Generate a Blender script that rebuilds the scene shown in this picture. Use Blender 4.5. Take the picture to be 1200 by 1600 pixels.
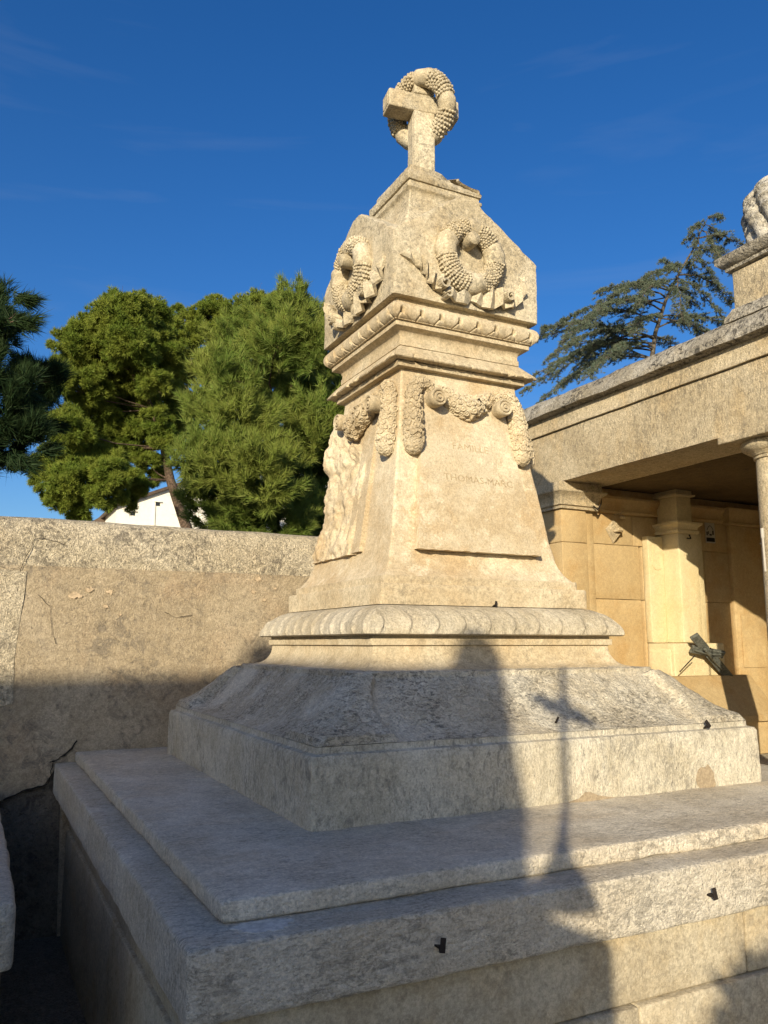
import bpy, bmesh, math, random
import numpy as np
from mathutils import Vector, Matrix, noise

scene = bpy.context.scene
col = scene.collection
for o in list(bpy.data.objects):
    bpy.data.objects.remove(o)

# ------------------------------------------------------------------ camera, sky, sun, exposure
K = 2.2          # metres per survey unit (survey origin = the camera's eye)
EYE = 1.65       # eye height above the ground
F_PX = 1256.56   # focal length for a 1600 pixel tall picture
PITCH, YAW = math.radians(9.2656), math.radians(26.9286)

cam_d = bpy.data.cameras.new('camera')
cam_d.sensor_fit = 'AUTO'
cam_d.sensor_width = 36.0
cam_d.lens = F_PX / 1600 * 36.0
cam_d.clip_start = 0.05
cam_d.clip_end = 3000
cam = bpy.data.objects.new('camera', cam_d)
cam.location = (0, 0, EYE)
cam.rotation_euler = (math.radians(90) + PITCH, 0, -YAW)
col.objects.link(cam)
scene.camera = cam

SUN_TO = Vector((-0.85, -1.0, 0.40)).normalized()      # towards the sun
elev = math.asin(SUN_TO.z)
world = bpy.data.worlds.new('World')
scene.world = world
world.use_nodes = True
wn, wl = world.node_tree.nodes, world.node_tree.links
wn.clear()
w_out = wn.new('ShaderNodeOutputWorld')
w_bg = wn.new('ShaderNodeBackground')
w_bg.inputs['Strength'].default_value = 0.103
sky = wn.new('ShaderNodeTexSky')
sky.sky_type = 'NISHITA'
sky.sun_disc = False
sky.sun_elevation = elev
sky.sun_rotation = math.atan2(SUN_TO.x, SUN_TO.y)
sky.air_density = 1.0
sky.dust_density = 1.4
sky.ozone_density = 4.0
# thin cirrus wisps high in the clear sky
tc = wn.new('ShaderNodeTexCoord')
mp = wn.new('ShaderNodeMapping')
mp.inputs['Scale'].default_value = (2.2, 2.2, 16.0)
mp.inputs['Rotation'].default_value = (0.12, 0.05, 0.0)
wz = wn.new('ShaderNodeTexNoise')
wz.inputs['Scale'].default_value = 1.3
wz.inputs['Detail'].default_value = 7
wz.inputs['Distortion'].default_value = 0.6
wr = wn.new('ShaderNodeValToRGB')
wr.color_ramp.elements[0].position = 0.56
wr.color_ramp.elements[0].color = (0, 0, 0, 1)
wr.color_ramp.elements[1].position = 0.86
wr.color_ramp.elements[1].color = (0.13, 0.13, 0.13, 1)
wm = wn.new('ShaderNodeMix')
wm.data_type = 'RGBA'
wm.inputs[7].default_value = (2.6, 3.0, 3.6, 1)
hs = wn.new('ShaderNodeHueSaturation')
hs.inputs['Saturation'].default_value = 1.25
hs.inputs['Hue'].default_value = 0.510
hs.inputs['Value'].default_value = 1.0
wl.new(tc.outputs['Generated'], mp.inputs['Vector'])
wl.new(mp.outputs['Vector'], wz.inputs['Vector'])
wl.new(wz.outputs['Fac'], wr.inputs['Fac'])
wl.new(wr.outputs['Color'], wm.inputs[0])
wl.new(sky.outputs['Color'], hs.inputs['Color'])
wl.new(hs.outputs['Color'], wm.inputs[6])
wl.new(wm.outputs[2], w_bg.inputs['Color'])
wl.new(w_bg.outputs['Background'], w_out.inputs['Surface'])

sun_d = bpy.data.lights.new('sun', 'SUN')
sun_d.energy = 4.35
sun_d.angle = math.radians(0.5)
sun_d.color = (1.0, 0.875, 0.66)
sun = bpy.data.objects.new('sun', sun_d)
sun.rotation_euler = SUN_TO.to_track_quat('Z', 'Y').to_euler()
sun.location = SUN_TO * 40
col.objects.link(sun)

scene.view_settings.view_transform = 'Standard'
scene.view_settings.look = 'None'
scene.view_settings.gamma = 1.0
scene.view_settings.use_curve_mapping = False
scene.view_settings.exposure = 0.55
scene.render.engine = 'CYCLES'
scene.cycles.max_bounces = 8
scene.cycles.use_denoising = True

# ------------------------------------------------------------------ survey helpers
_r = Vector((math.cos(YAW), -math.sin(YAW), 0))
_f = Vector((math.sin(YAW) * math.cos(PITCH), math.cos(YAW) * math.cos(PITCH), math.sin(PITCH)))
_u = _r.cross(_f)
def ray(px, py):
    return _r * (px - 600) - _u * (py - 800) + _f * F_PX
def at(px, py, y):                       # survey point seen at a pixel, on the plane Y = y
    d = ray(px, py)
    return d * (y / d.y)
def atx(px, py, x):
    d = ray(px, py)
    return d * (x / d.x)
GROUND = -EYE / K

def W(p):                                # survey -> metres
    return Vector((p[0] * K, p[1] * K, p[2] * K + EYE))

def nz(x, y, z, s=1.0):
    return noise.noise((x * s, y * s, z * s))
def fbm(p, s, o=4):
    return noise.fractal((p[0] * s, p[1] * s, p[2] * s), 0.9, 2.1, o)

# ------------------------------------------------------------------ object helpers
def tag(o, label=None, cat=None, group=None, kind=None):
    if label: o['label'] = label
    if cat: o['category'] = cat
    if group: o['group'] = group
    if kind: o['kind'] = kind
    return o

def thing(name, label, cat, loc, group=None):
    o = bpy.data.objects.new(name, None)
    o.empty_display_size = 0.2
    o.location = W(loc)
    col.objects.link(o)
    return tag(o, label, cat, group)

def world_origin(o):
    v = Vector(o.location)
    while o.parent:
        o = o.parent
        v = v + Vector(o.location)
    return v

def finish(me, mat, smooth):
    me.materials.append(mat)
    if smooth:
        me.polygons.foreach_set('use_smooth', [True] * len(me.polygons))
        if smooth is not True:
            me.set_sharp_from_angle(angle=math.radians(smooth))
    me.update()

def obj(name, bm, mat, parent=None, origin=None, smooth=40, kind=None, label=None):
    """bm in survey coordinates -> ONE mesh object; its origin sits at 'origin' (survey) or the parent's origin"""
    me = bpy.data.meshes.new(name)
    bmesh.ops.recalc_face_normals(bm, faces=bm.faces)
    if origin is None:
        if parent is not None:
            org = world_origin(parent)
        else:
            xs = [v.co for v in bm.verts]
            org = W(((min(v.x for v in xs) + max(v.x for v in xs)) / 2,
                     (min(v.y for v in xs) + max(v.y for v in xs)) / 2, min(v.z for v in xs)))
    else:
        org = W(origin)
    for v in bm.verts:
        v.co = W(v.co) - org
    bm.to_mesh(me)
    bm.free()
    finish(me, mat, smooth)
    o = bpy.data.objects.new(name, me)
    if parent is not None:
        o.parent = parent
        o.location = org - world_origin(parent)
    else:
        o.location = org
    col.objects.link(o)
    if kind: o['kind'] = kind
    if label: o['label'] = label
    return o

def raw(name, verts, faces, mat, parent=None, smooth=False, kind=None, label=None):
    """verts: (n,3) numpy in survey coordinates, faces: (m,3|4) array"""
    verts = np.asarray(verts, float)
    org = np.array(world_origin(parent)) if parent is not None else np.array(W(tuple((verts.min(0) + verts.max(0)) / 2)))
    v = verts * K + np.array([0, 0, EYE]) - org
    me = bpy.data.meshes.new(name)
    faces = np.asarray(faces, np.int32)
    n, k = faces.shape
    me.vertices.add(len(v)); me.vertices.foreach_set('co', v.astype(np.float32).ravel())
    me.loops.add(n * k); me.loops.foreach_set('vertex_index', faces.ravel())
    me.polygons.add(n)
    me.polygons.foreach_set('loop_start', np.arange(0, n * k, k, dtype=np.int32))
    me.update(calc_edges=True)
    finish(me, mat, smooth)
    o = bpy.data.objects.new(name, me)
    if parent is not None: o.parent = parent
    else: o.location = Vector(org)
    col.objects.link(o)
    if kind: o['kind'] = kind
    if label: o['label'] = label
    return o

# ------------------------------------------------------------------ mesh builders (survey units)
def rbox(bm, x0, x1, y0, y1, z0, z1, res=0.05, r=0.006, amp=0.0015, chip=1.0, seed=0.0, skip=()):
    """worn stone block: gridded box with noisy rounded edges"""
    lo, hi = Vector((x0, y0, z0)), Vector((x1, y1, z1))
    n = [max(1, min(160, int(round((hi[i] - lo[i]) / res)))) for i in range(3)]
    def ticks(i):
        a = [lo[i] + (hi[i] - lo[i]) * k / n[i] for k in range(n[i] + 1)]
        rr = min(r, (hi[i] - lo[i]) * .3)
        s = sorted(set([round(t, 6) for t in a] + [round(lo[i] + rr * .35, 6), round(lo[i] + rr, 6), round(hi[i] - rr, 6), round(hi[i] - rr * .35, 6)]))
        return s
    T = [ticks(i) for i in range(3)]
    cache = {}
    def vert(p):
        key = (round(p[0], 6), round(p[1], 6), round(p[2], 6))
        if key in cache: return cache[key]
        P = Vector(p)
        q = P + Vector((seed, seed * 1.7, 0))
        rr = r * (1 + chip * (0.55 * nz(*q, 9) + 0.75 * max(0, nz(*q, 23))))
        rr = max(rr, 0.0004)
        inner = Vector([min(max(P[i], lo[i] + rr), hi[i] - rr) for i in range(3)])
        d = P - inner
        if sum(1 for c in d if abs(c) > 1e-7) > 1:
            d = d.normalized() * rr
            P = inner + d
        nn = Vector([(-1 if abs(p[i] - lo[i]) < 1e-7 else 1 if abs(p[i] - hi[i]) < 1e-7 else 0) for i in range(3)])
        if nn.length > 0:
            P = P + nn.normalized() * amp * (noise.fractal(q * 14, 0.8, 2.0, 4))
        cache[key] = bm.verts.new(P)
        return cache[key]
    for ax in range(3):
        b, c = (ax + 1) % 3, (ax + 2) % 3
        for side, val in ((0, lo[ax]), (1, hi[ax])):
            if (ax, side) in skip: continue
            for i in range(len(T[b]) - 1):
                for j in range(len(T[c]) - 1):
                    quad = []
                    for (ii, jj) in ((i, j), (i + 1, j), (i + 1, j + 1), (i, j + 1)):
                        p = [0, 0, 0]
                        p[ax] = val; p[b] = T[b][ii]; p[c] = T[c][jj]
                        quad.append(vert(p))
                    if len(set(quad)) == 4:
                        bm.faces.new(quad if side else quad[::-1])

def box(bm, x0, x1, y0, y1, z0, z1):
    vs = [bm.verts.new(p) for p in ((x0, y0, z0), (x1, y0, z0), (x1, y1, z0), (x0, y1, z0), (x0, y0, z1), (x1, y0, z1), (x1, y1, z1), (x0, y1, z1))]
    for f in ((0, 3, 2, 1), (4, 5, 6, 7), (0, 1, 5, 4), (1, 2, 6, 5), (2, 3, 7, 6), (3, 0, 4, 7)):
        bm.faces.new([vs[i] for i in f])

def prism(bm, pts, axis, a, b):
    """polygon pts (2D) extruded along axis 0/1/2 from a to b"""
    def P(p, t):
        return {0: (t, p[0], p[1]), 1: (p[0], t, p[1]), 2: (p[0], p[1], t)}[axis]
    A = [bm.verts.new(P(p, a)) for p in pts]
    B = [bm.verts.new(P(p, b)) for p in pts]
    bm.faces.new(A); bm.faces.new(B[::-1])
    n = len(pts)
    for i in range(n):
        bm.faces.new((A[i], B[i], B[(i + 1) % n], A[(i + 1) % n]))

def dense(profile, step):
    out = []
    for i in range(len(profile) - 1):
        a, b = profile[i], profile[i + 1]
        L = math.hypot(b[0] - a[0], b[1] - a[1])
        n = max(1, int(math.ceil(L / step)))
        for k in range(n):
            out.append((a[0] + (b[0] - a[0]) * k / n, a[1] + (b[1] - a[1]) * k / n))
    out.append(profile[-1])
    return out

def square_lathe(bm, profile, cx, cy, n=40, r=0.004, amp=0.001, chip=0.0, step=0.02, fn=None, cap_top=True, cap_bot=False, nscale=14, sides=(0, 1, 2, 3)):
    """profile of (half width, z) swept round a square plan; fn(side,u,i,s,z) -> (ds,dz) carves it. u in -1..1"""
    prof = dense(profile, step)
    rings = []
    us = [-1 + 2 * k / n for k in range(n)]
    us = us if fn else [-1, -0.985, -0.96] + us[1:] + [0.96, 0.985]
    us = sorted(us)
    for i, (s, z) in enumerate(prof):
        ring = []
        for side in range(4):
            for u in us:
                ss, zz = s, z
                if fn:
                    ds, dz = fn(side, u, i / (len(prof) - 1), s, z)
                    ss += ds; zz += dz
                a, h = u * s, -ss
                # rounded, worn corner
                q = Vector((cx + a + side * 3.1, cy + side * 1.3, zz))
                rr = r * (1 + chip * (0.7 * nz(*q, 11) + 0.9 * max(0, nz(*q, 31))))
                rr = min(max(rr, 0.0003), s * .3)
                lim = s - rr
                dx = abs(a) - lim
                if dx > 0:
                    # pull to an arc
                    ang = (dx / rr) * math.pi / 4
                    aa = lim + rr * math.sin(ang)
                    hh = -(ss - rr) - rr * math.cos(ang)
                    a = math.copysign(aa, a); h = hh
                P = Vector((a, h, zz))
                e = noise.fractal(q * nscale, 0.8, 2.0, 4) * amp
                if chip: e -= chip * amp * 1.6 * max(0.0, nz(*q, 37) - 0.15)
                P.y -= e
                ca, sa = ((1, 0), (0, 1), (-1, 0), (0, -1))[side]
                P = Vector((cx + P.x * ca - P.y * sa, cy + P.x * sa + P.y * ca, zz))
                ring.append(bm.verts.new(P))
        rings.append(ring)
    m = len(rings[0])
    for i in range(len(rings) - 1):
        for k in range(m):
            bm.faces.new((rings[i][k], rings[i][(k + 1) % m], rings[i + 1][(k + 1) % m], rings[i + 1][k]))
    if cap_top: bm.faces.new(rings[-1])
    if cap_bot: bm.faces.new(rings[0][::-1])

def lathe(bm, profile, cx, cy, n=32, amp=0.0):
    rings = []
    for (rad, z) in profile:
        ring = []
        for k in range(n):
            a = 2 * math.pi * k / n
            rr = rad + amp * nz(cx + math.cos(a) * rad, cy + math.sin(a) * rad, z, 20)
            ring.append(bm.verts.new((cx + rr * math.cos(a), cy + rr * math.sin(a), z)))
        rings.append(ring)
    for i in range(len(rings) - 1):
        for k in range(n):
            bm.faces.new((rings[i][k], rings[i][(k + 1) % n], rings[i + 1][(k + 1) % n], rings[i + 1][k]))
    bm.faces.new(rings[-1]); bm.faces.new(rings[0][::-1])

def tube(bm, pts, rad, n=8, cap=True):
    """pts list of Vector, rad float or list"""
    pts = [Vector(p) for p in pts]
    m = len(pts)
    rads = [rad] * m if not hasattr(rad, '__len__') else rad
    rings = []
    up = Vector((0.13, 0.31, 0.94))
    for i in range(m):
        t = (pts[min(i + 1, m - 1)] - pts[max(i - 1, 0)]).normalized()
        a = t.cross(up)
        if a.length < 1e-4: a = t.cross(Vector((1, 0, 0)))
        a.normalize(); b = t.cross(a)
        rings.append([bm.verts.new(pts[i] + (a * math.cos(2 * math.pi * k / n) + b * math.sin(2 * math.pi * k / n)) * rads[i]) for k in range(n)])
    for i in range(m - 1):
        for k in range(n):
            bm.faces.new((rings[i][k], rings[i][(k + 1) % n], rings[i + 1][(k + 1) % n], rings[i + 1][k]))
    if cap:
        bm.faces.new(rings[0][::-1]); bm.faces.new(rings[-1])

ICO = None
def bead(bm, c, r, sq=(1, 1, 1), sub=1):
    res = bmesh.ops.create_icosphere(bm, subdivisions=sub, radius=1.0)
    for v in res['verts']:
        v.co = Vector((v.co.x * r * sq[0], v.co.y * r * sq[1], v.co.z * r * sq[2])) + Vector(c)

def rosette(bm, c, nrm, r, rnd):
    """small carved flower: a cupped ring with a bead in the middle"""
    nrm = Vector(nrm).normalized()
    a = nrm.cross(Vector((rnd.uniform(-1, 1), rnd.uniform(-1, 1), rnd.uniform(-1, 1)))).normalized()
    b = nrm.cross(a)
    c = Vector(c)
    n = 9
    prof = ((1.0, -0.55), (0.97, 0.16), (0.72, 0.31), (0.48, 0.04), (0.30, 0.22), (0.0, 0.30))
    rings = []
    for (q, h) in prof[:-1]:
        ring = []
        for k in range(n):
            t = 2 * math.pi * k / n
            w = q * r * (1 + (0.14 * math.cos(t * 3 + 1) + rnd.uniform(-.07, .07)) * (q > .6))
            ring.append(bm.verts.new(c + (a * math.cos(t) + b * math.sin(t)) * w + nrm * h * r))
        rings.append(ring)
    top = bm.verts.new(c + nrm * prof[-1][1] * r)
    for i in range(len(rings) - 1):
        for k in range(n):
            bm.faces.new((rings[i][k], rings[i][(k + 1) % n], rings[i + 1][(k + 1) % n], rings[i + 1][k]))
    for k in range(n):
        bm.faces.new((rings[-1][k], rings[-1][(k + 1) % n], top))

# ------------------------------------------------------------------ materials
def new_mat(name):
    m = bpy.data.materials.new(name)
    m.use_nodes = True
    nt = m.node_tree
    nt.nodes.clear()
    out = nt.nodes.new('ShaderNodeOutputMaterial')
    b = nt.nodes.new('ShaderNodeBsdfPrincipled')
    b.inputs['Roughness'].default_value = 0.9
    b.inputs['Specular IOR Level'].default_value = 0.15
    nt.links.new(b.outputs[0], out.inputs[0])
    return m, nt, b

def n_noise(nt, vec, scale, detail=5, rough=0.6, dist=0.0):
    n = nt.nodes.new('ShaderNodeTexNoise')
    n.inputs['Scale'].default_value = scale
    n.inputs['Detail'].default_value = detail
    n.inputs['Roughness'].default_value = rough
    n.inputs['Distortion'].default_value = dist
    nt.links.new(vec, n.inputs['Vector'])
    return n.outputs['Fac']

def n_ramp(nt, fac, p0, p1, v0=0.0, v1=1.0):
    r = nt.nodes.new('ShaderNodeMapRange')
    r.interpolation_type = 'SMOOTHSTEP'
    r.inputs['From Min'].default_value = p0
    r.inputs['From Max'].default_value = p1
    r.inputs['To Min'].default_value = v0
    r.inputs['To Max'].default_value = v1
    nt.links.new(fac, r.inputs['Value'])
    return r.outputs['Result']

def n_math(nt, op, a, b):
    m = nt.nodes.new('ShaderNodeMath')
    m.operation = op
    for i, v in enumerate((a, b)):
        if isinstance(v, (int, float)): m.inputs[i].default_value = v
        else: nt.links.new(v, m.inputs[i])
    return m.outputs[0]

def n_mix(nt, fac, a, b):
    m = nt.nodes.new('ShaderNodeMix')
    m.data_type = 'RGBA'
    for i, v in ((0, fac), (6, a), (7, b)):
        if isinstance(v, (int, float)): m.inputs[i].default_value = v
        elif isinstance(v, tuple): m.inputs[i].default_value = (v[0], v[1], v[2], 1)
        else: nt.links.new(v, m.inputs[i])
    return m.outputs[2]

def stone(name, base, pale, warm, dark, pale_amt=0.5, warm_amt=0.3, lichen=0.3, lichen_scale=26, streak=(1, 1, 1), grain=0.25,
          bump=0.5, bump_scale=60, pit=0.3, big=2.2, rot=(0, 0, 0), white=0.0):
    """weathered limestone: patches, ochre bloom, black lichen, grain and pitted relief"""
    m, nt, b = new_mat(name)
    g = nt.nodes.new('ShaderNodeNewGeometry')
    mp = nt.nodes.new('ShaderNodeMapping')
    mp.inputs['Scale'].default_value = streak
    mp.inputs['Rotation'].default_value = rot
    nt.links.new(g.outputs['Position'], mp.inputs['Vector'])
    pos, sp = g.outputs['Position'], mp.outputs['Vector']
    c = n_mix(nt, n_math(nt, 'MULTIPLY', n_ramp(nt, n_noise(nt, pos, big, 6, .62, .6), .42, .62), pale_amt), base, pale)
    c = n_mix(nt, n_math(nt, 'MULTIPLY', n_ramp(nt, n_noise(nt, sp, big * 1.7, 5, .6, .3), .5, .68), warm_amt), c, warm)
    # mid-scale mottling
    c = n_mix(nt, n_math(nt, 'MULTIPLY', n_ramp(nt, n_noise(nt, pos, 17, 6, .7), .45, .7), .35 * pale_amt + .1), c, pale)
    if white:
        c = n_mix(nt, n_math(nt, 'MULTIPLY', n_ramp(nt, n_math(nt, 'MULTIPLY', n_noise(nt, pos, 13, 8, .74, .5), n_ramp(nt, n_noise(nt, pos, 3.4, 4), .40, .58)), .47, .60), white), c,
                  (min(1, pale[0] * 1.25), min(1, pale[1] * 1.27), min(1, pale[2] * 1.3)))
    # lichen / soot
    l1 = n_ramp(nt, n_noise(nt, sp, lichen_scale, 8, .78, .8), .49, .60)
    l2 = n_ramp(nt, n_noise(nt, pos, big * 1.6, 5, .65, .5), .36, .60)
    lf = n_math(nt, 'MULTIPLY', n_math(nt, 'MULTIPLY', l1, l2), min(1.0, lichen * 1.5))
    c = n_mix(nt, lf, c, dark)
    l3 = n_math(nt, 'MULTIPLY', n_ramp(nt, n_noise(nt, sp, lichen_scale * 2.6, 5, .65), .58, .67), min(1.0, lichen * 1.3))
    c = n_mix(nt, l3, c, dark)
    # grain
    gr = n_ramp(nt, n_math(nt, 'ADD', n_math(nt, 'MULTIPLY', n_noise(nt, pos, 105, 5, .8), .6), n_math(nt, 'MULTIPLY', n_noise(nt, pos, 34, 6, .78, .6), .4)), .34, .66, 1 - grain * 1.25, 1 + grain * 1.05)
    oi = nt.nodes.new('ShaderNodeObjectInfo')
    gr = n_math(nt, 'MULTIPLY', gr, n_ramp(nt, oi.outputs['Random'], 0, 1, .93, 1.06))
    hv = nt.nodes.new('ShaderNodeVectorMath'); hv.operation = 'SCALE'
    nt.links.new(c, hv.inputs[0]); nt.links.new(gr, hv.inputs['Scale'])
    nt.links.new(hv.outputs[0], b.inputs['Base Color'])
    h = n_math(nt, 'ADD', n_math(nt, 'MULTIPLY', n_noise(nt, sp, bump_scale, 8, .68), 1.0),
               n_math(nt, 'MULTIPLY', n_ramp(nt, n_noise(nt, pos, bump_scale * 1.9, 3, .5), .5, .72), -pit))
    h = n_math(nt, 'ADD', h, n_math(nt, 'MULTIPLY', n_noise(nt, pos, 12, 6, .65), .7))
    h = n_math(nt, 'SUBTRACT', h, n_math(nt, 'MULTIPLY', lf, .35))
    bp = nt.nodes.new('ShaderNodeBump')
    bp.inputs['Strength'].default_value = bump
    bp.inputs['Distance'].default_value = 0.022
    nt.links.new(h, bp.inputs['Height'])
    nt.links.new(bp.outputs[0], b.inputs['Normal'])
    return m

def plain(name, colr, rough=0.6, metal=0.0, var=0.25, scale=60, bump=0.2):
    m, nt, b = new_mat(name)
    g = nt.nodes.new('ShaderNodeNewGeometry')
    f = n_ramp(nt, n_noise(nt, g.outputs['Position'], scale, 5, .65), .35, .65)
    c = n_mix(nt, f, tuple(v * (1 - var) for v in colr), tuple(min(1, v * (1 + var)) for v in colr))
    nt.links.new(c, b.inputs['Base Color'])
    b.inputs['Roughness'].default_value = rough
    b.inputs['Metallic'].default_value = metal
    if bump:
        bp = nt.nodes.new('ShaderNodeBump'); bp.inputs['Strength'].default_value = bump; bp.inputs['Distance'].default_value = .004
        nt.links.new(n_noise(nt, g.outputs['Position'], scale * 2, 4), bp.inputs['Height'])
        nt.links.new(bp.outputs[0], b.inputs['Normal'])
    return m

def foliage(name, c1, c2, c3):
    m, nt, b = new_mat(name)
    g = nt.nodes.new('ShaderNodeNewGeometry')
    f = n_ramp(nt, n_noise(nt, g.outputs['Position'], 1.1, 4, .6), .35, .65)
    c = n_mix(nt, f, c1, c2)
    c = n_mix(nt, n_math(nt, 'MULTIPLY', g.outputs['Random Per Island'], .5), c, c3)
    nt.links.new(c, b.inputs['Base Color'])
    b.inputs['Roughness'].default_value = 0.55
    b.inputs['Specular IOR Level'].default_value = 0.10
    tr = nt.nodes.new('ShaderNodeBsdfTranslucent')
    nt.links.new(c, tr.inputs['Color'])
    ms = nt.nodes.new('ShaderNodeMixShader')
    ms.inputs[0].default_value = 0.22
    nt.links.new(b.outputs[0], ms.inputs[1]); nt.links.new(tr.outputs[0], ms.inputs[2])
    nt.links.new(ms.outputs[0], [n for n in nt.nodes if n.type == 'OUTPUT_MATERIAL'][0].inputs[0])
    return m

M = {}
M['shaft'] = stone('honey_limestone', (.475, .375, .235), (.60, .515, .365), (.46, .32, .165), (.17, .13, .085), .85, .5, .14, 34, bump=.28, bump_scale=75, white=.5)
M['carved'] = stone('carved_limestone', (.46, .37, .235), (.59, .51, .36), (.45, .325, .175), (.12, .10, .07), .6, .4, .26, 40, bump=.24, bump_scale=95)
M['crown'] = stone('crown_limestone', (.46, .385, .255), (.60, .53, .39), (.47, .34, .18), (.12, .11, .09), .7, .3, .42, 46, bump=.36, bump_scale=85, grain=.3)
M['white'] = stone('lichen_limestone', (.52, .455, .335), (.68, .63, .51), (.50, .39, .24), (.085, .08, .07), .75, .25, .46, 50, streak=(.8, .8, 1.7), bump=.75, bump_scale=55, pit=.5)
M['leaf'] = stone('leaf_limestone', (.52, .445, .31), (.66, .59, .45), (.50, .38, .21), (.13, .12, .10), .7, .3, .26, 60, bump=.5, bump_scale=60)
M['plinth'] = stone('plinth_limestone', (.46, .41, .305), (.60, .555, .445), (.50, .40, .25), (.14, .13, .115), .7, .25, .36, 36, streak=(1, 1, .42), bump=.5)
M['slab'] = stone('slab_limestone', (.60, .525, .40), (.73, .67, .55), (.60, .485, .33), (.16, .145, .12), .6, .4, .34, 52, streak=(.45, 1.8, 1), rot=(0, 0, .35), bump=.65, bump_scale=60)
M['chest'] = stone('chest_limestone', (.42, .35, .235), (.51, .45, .33), (.45, .335, .18), (.17, .145, .11), .7, .45, .24, 26, bump=.35)
M['stucco'] = stone('roughcast', (.43, .345, .225), (.55, .455, .315), (.46, .33, .205), (.23, .195, .145), .8, .45, .50, 9, grain=.27, bump=.65, bump_scale=95, pit=.6, big=1.1)
M['coping'] = stone('coping_render', (.61, .52, .36), (.72, .63, .47), (.44, .33, .2), (.16, .14, .115), .6, .25, .45, 18, grain=.4, bump=.95, bump_scale=70, pit=.6, big=1.6)
M['rubble'] = stone('rubble_core', (.20, .17, .125), (.28, .24, .18), (.2, .15, .1), (.06, .055, .05), .5, .2, .4, 14, bump=1.0, bump_scale=25)
M['ochre'] = stone('ochre_ashlar', (.455, .32, .155), (.53, .41, .23), (.44, .275, .11), (.22, .17, .11), .5, .65, .06, 20, bump=.25, big=1.5, grain=.15)
M['entab'] = stone('entablature_stone', (.50, .41, .265), (.61, .52, .36), (.53, .38, .19), (.20, .175, .13), .7, .45, .40, 30, streak=(1, 1, .45), grain=.36, bump=.5, bump_scale=75, pit=.5, big=1.4)
M['cornice'] = stone('cornice_lichen', (.36, .32, .245), (.55, .51, .43), (.42, .32, .16), (.07, .066, .06), .6, .3, .72, 24, grain=.35, bump=.8, bump_scale=50)
M['bust'] = stone('statue_stone', (.40, .36, .28), (.60, .57, .50), (.42, .33, .2), (.06, .055, .05), .6, .2, .6, 20, bump=.6, bump_scale=40)
M['steleyel'] = stone('pale_yellow_stone', (.66, .55, .32), (.72, .62, .41), (.62, .48, .24), (.25, .2, .13), .5, .3, .05, 25, bump=.4, grain=.12)
M['iron'] = plain('rusty_iron', (.035, .028, .024), .75, .4)
M['bronze'] = plain('weathered_bronze', (.13, .135, .115), .6, .3, .35, 40)
M['metal'] = plain('galvanised_rod', (.62, .62, .62), .35, .8, .15)
M['paper'] = plain('paper', (.45, .42, .36), .8, 0, .05)
M['ink'] = plain('ink', (.02, .02, .02), .6, 0, .1, bump=0)
M['crack'] = plain('crack_shadow_dirt', (.03, .026, .02), .95, 0, .2, bump=0)
M['patch'] = plain('mortar_patch', (.34, .27, .18), .95, 0, .18, 90, .4)
M['pale'] = plain('pale_repair', (.57, .53, .455), .95, 0, .2, 60, .6)
M['rust'] = plain('rust_stain', (.50, .30, .11), .95, 0, .2, 90, .2)
M['ceilshade'] = stone('shaded_ceiling', (.10, .07, .035), (.14, .10, .05), (.09, .06, .025), (.05, .04, .03), .5, .4, .3, 14, bump=.4)  # dark tone puts the interior's shade into the ceiling colour
M['ground'] = stone('gravel_earth', (.22, .19, .14), (.30, .26, .20), (.21, .17, .115), (.15, .13, .1), .5, .3, .3, 20, grain=.5, bump=1.0, bump_scale=40)
M['housewhite'] = plain('white_render', (.80, .76, .66), .9, 0, .04, 5, .1)
M['tile'] = plain('roof_tile', (.11, .08, .06), .85, 0, .3, 4, .3)
M['glass'] = plain('dark_window', (.03, .035, .04), .2, 0, .1, bump=0)
M['bark'] = plain('pine_bark', (.10, .07, .05), .95, 0, .5, 14, 1.0)
M['barkgrey'] = plain('cedar_bark', (.10, .085, .065), .95, 0, .4, 14, 1.0)
M['pine'] = foliage('aleppo_needles', (.115, .185, .025), (.215, .265, .040), (.17, .165, .035))
M['pineyoung'] = foliage('young_pine_needles', (.11, .19, .030), (.205, .26, .045), (.23, .21, .065))
M['pinedark'] = foliage('dark_pine_needles', (.022, .05, .02), (.035, .068, .022), (.05, .06, .02))
M['cedar'] = foliage('cedar_needles', (.095, .14, .095), (.15, .185, .12), (.21, .21, .14))
M['shrub'] = foliage('shrub_leaves', (.05, .09, .03), (.08, .11, .03), (.08, .09, .03))
# ================================================================== STRUCTURE: ground
bm = bmesh.new()
gs = [-400, -120, -40, -15, -6, -2, 0, 1, 2, 4, 7, 12, 20, 40, 120, 400]
vv = [[bm.verts.new((x, y, GROUND)) for y in gs] for x in gs]
for i in range(len(gs) - 1):
    for j in range(len(gs) - 1):
        bm.faces.new((vv[i][j], vv[i + 1][j], vv[i + 1][j + 1], vv[i][j + 1]))
tag(obj('ground', bm, M['ground'], smooth=False), kind='structure')

# ================================================================== family tomb monument
CX, CY = 1.0, 1.725
WALL_Y = 2.37
tomb = thing('tomb_monument', 'tall carved limestone tomb monument with garlanded tapering shaft, topped by a cross', 'tomb', (CX, CY, GROUND))

def rotbm(bm, quarter):
    """turn front-face work round to another face (quarter turns, clockwise from above)"""
    if quarter % 4:
        a = -quarter * math.pi / 2
        ca, sa = math.cos(a), math.sin(a)
        for v in bm.verts:
            x, y = v.co.x - CX, v.co.y - CY
            v.co.x, v.co.y = CX + x * ca - y * sa, CY + x * sa + y * ca

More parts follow.
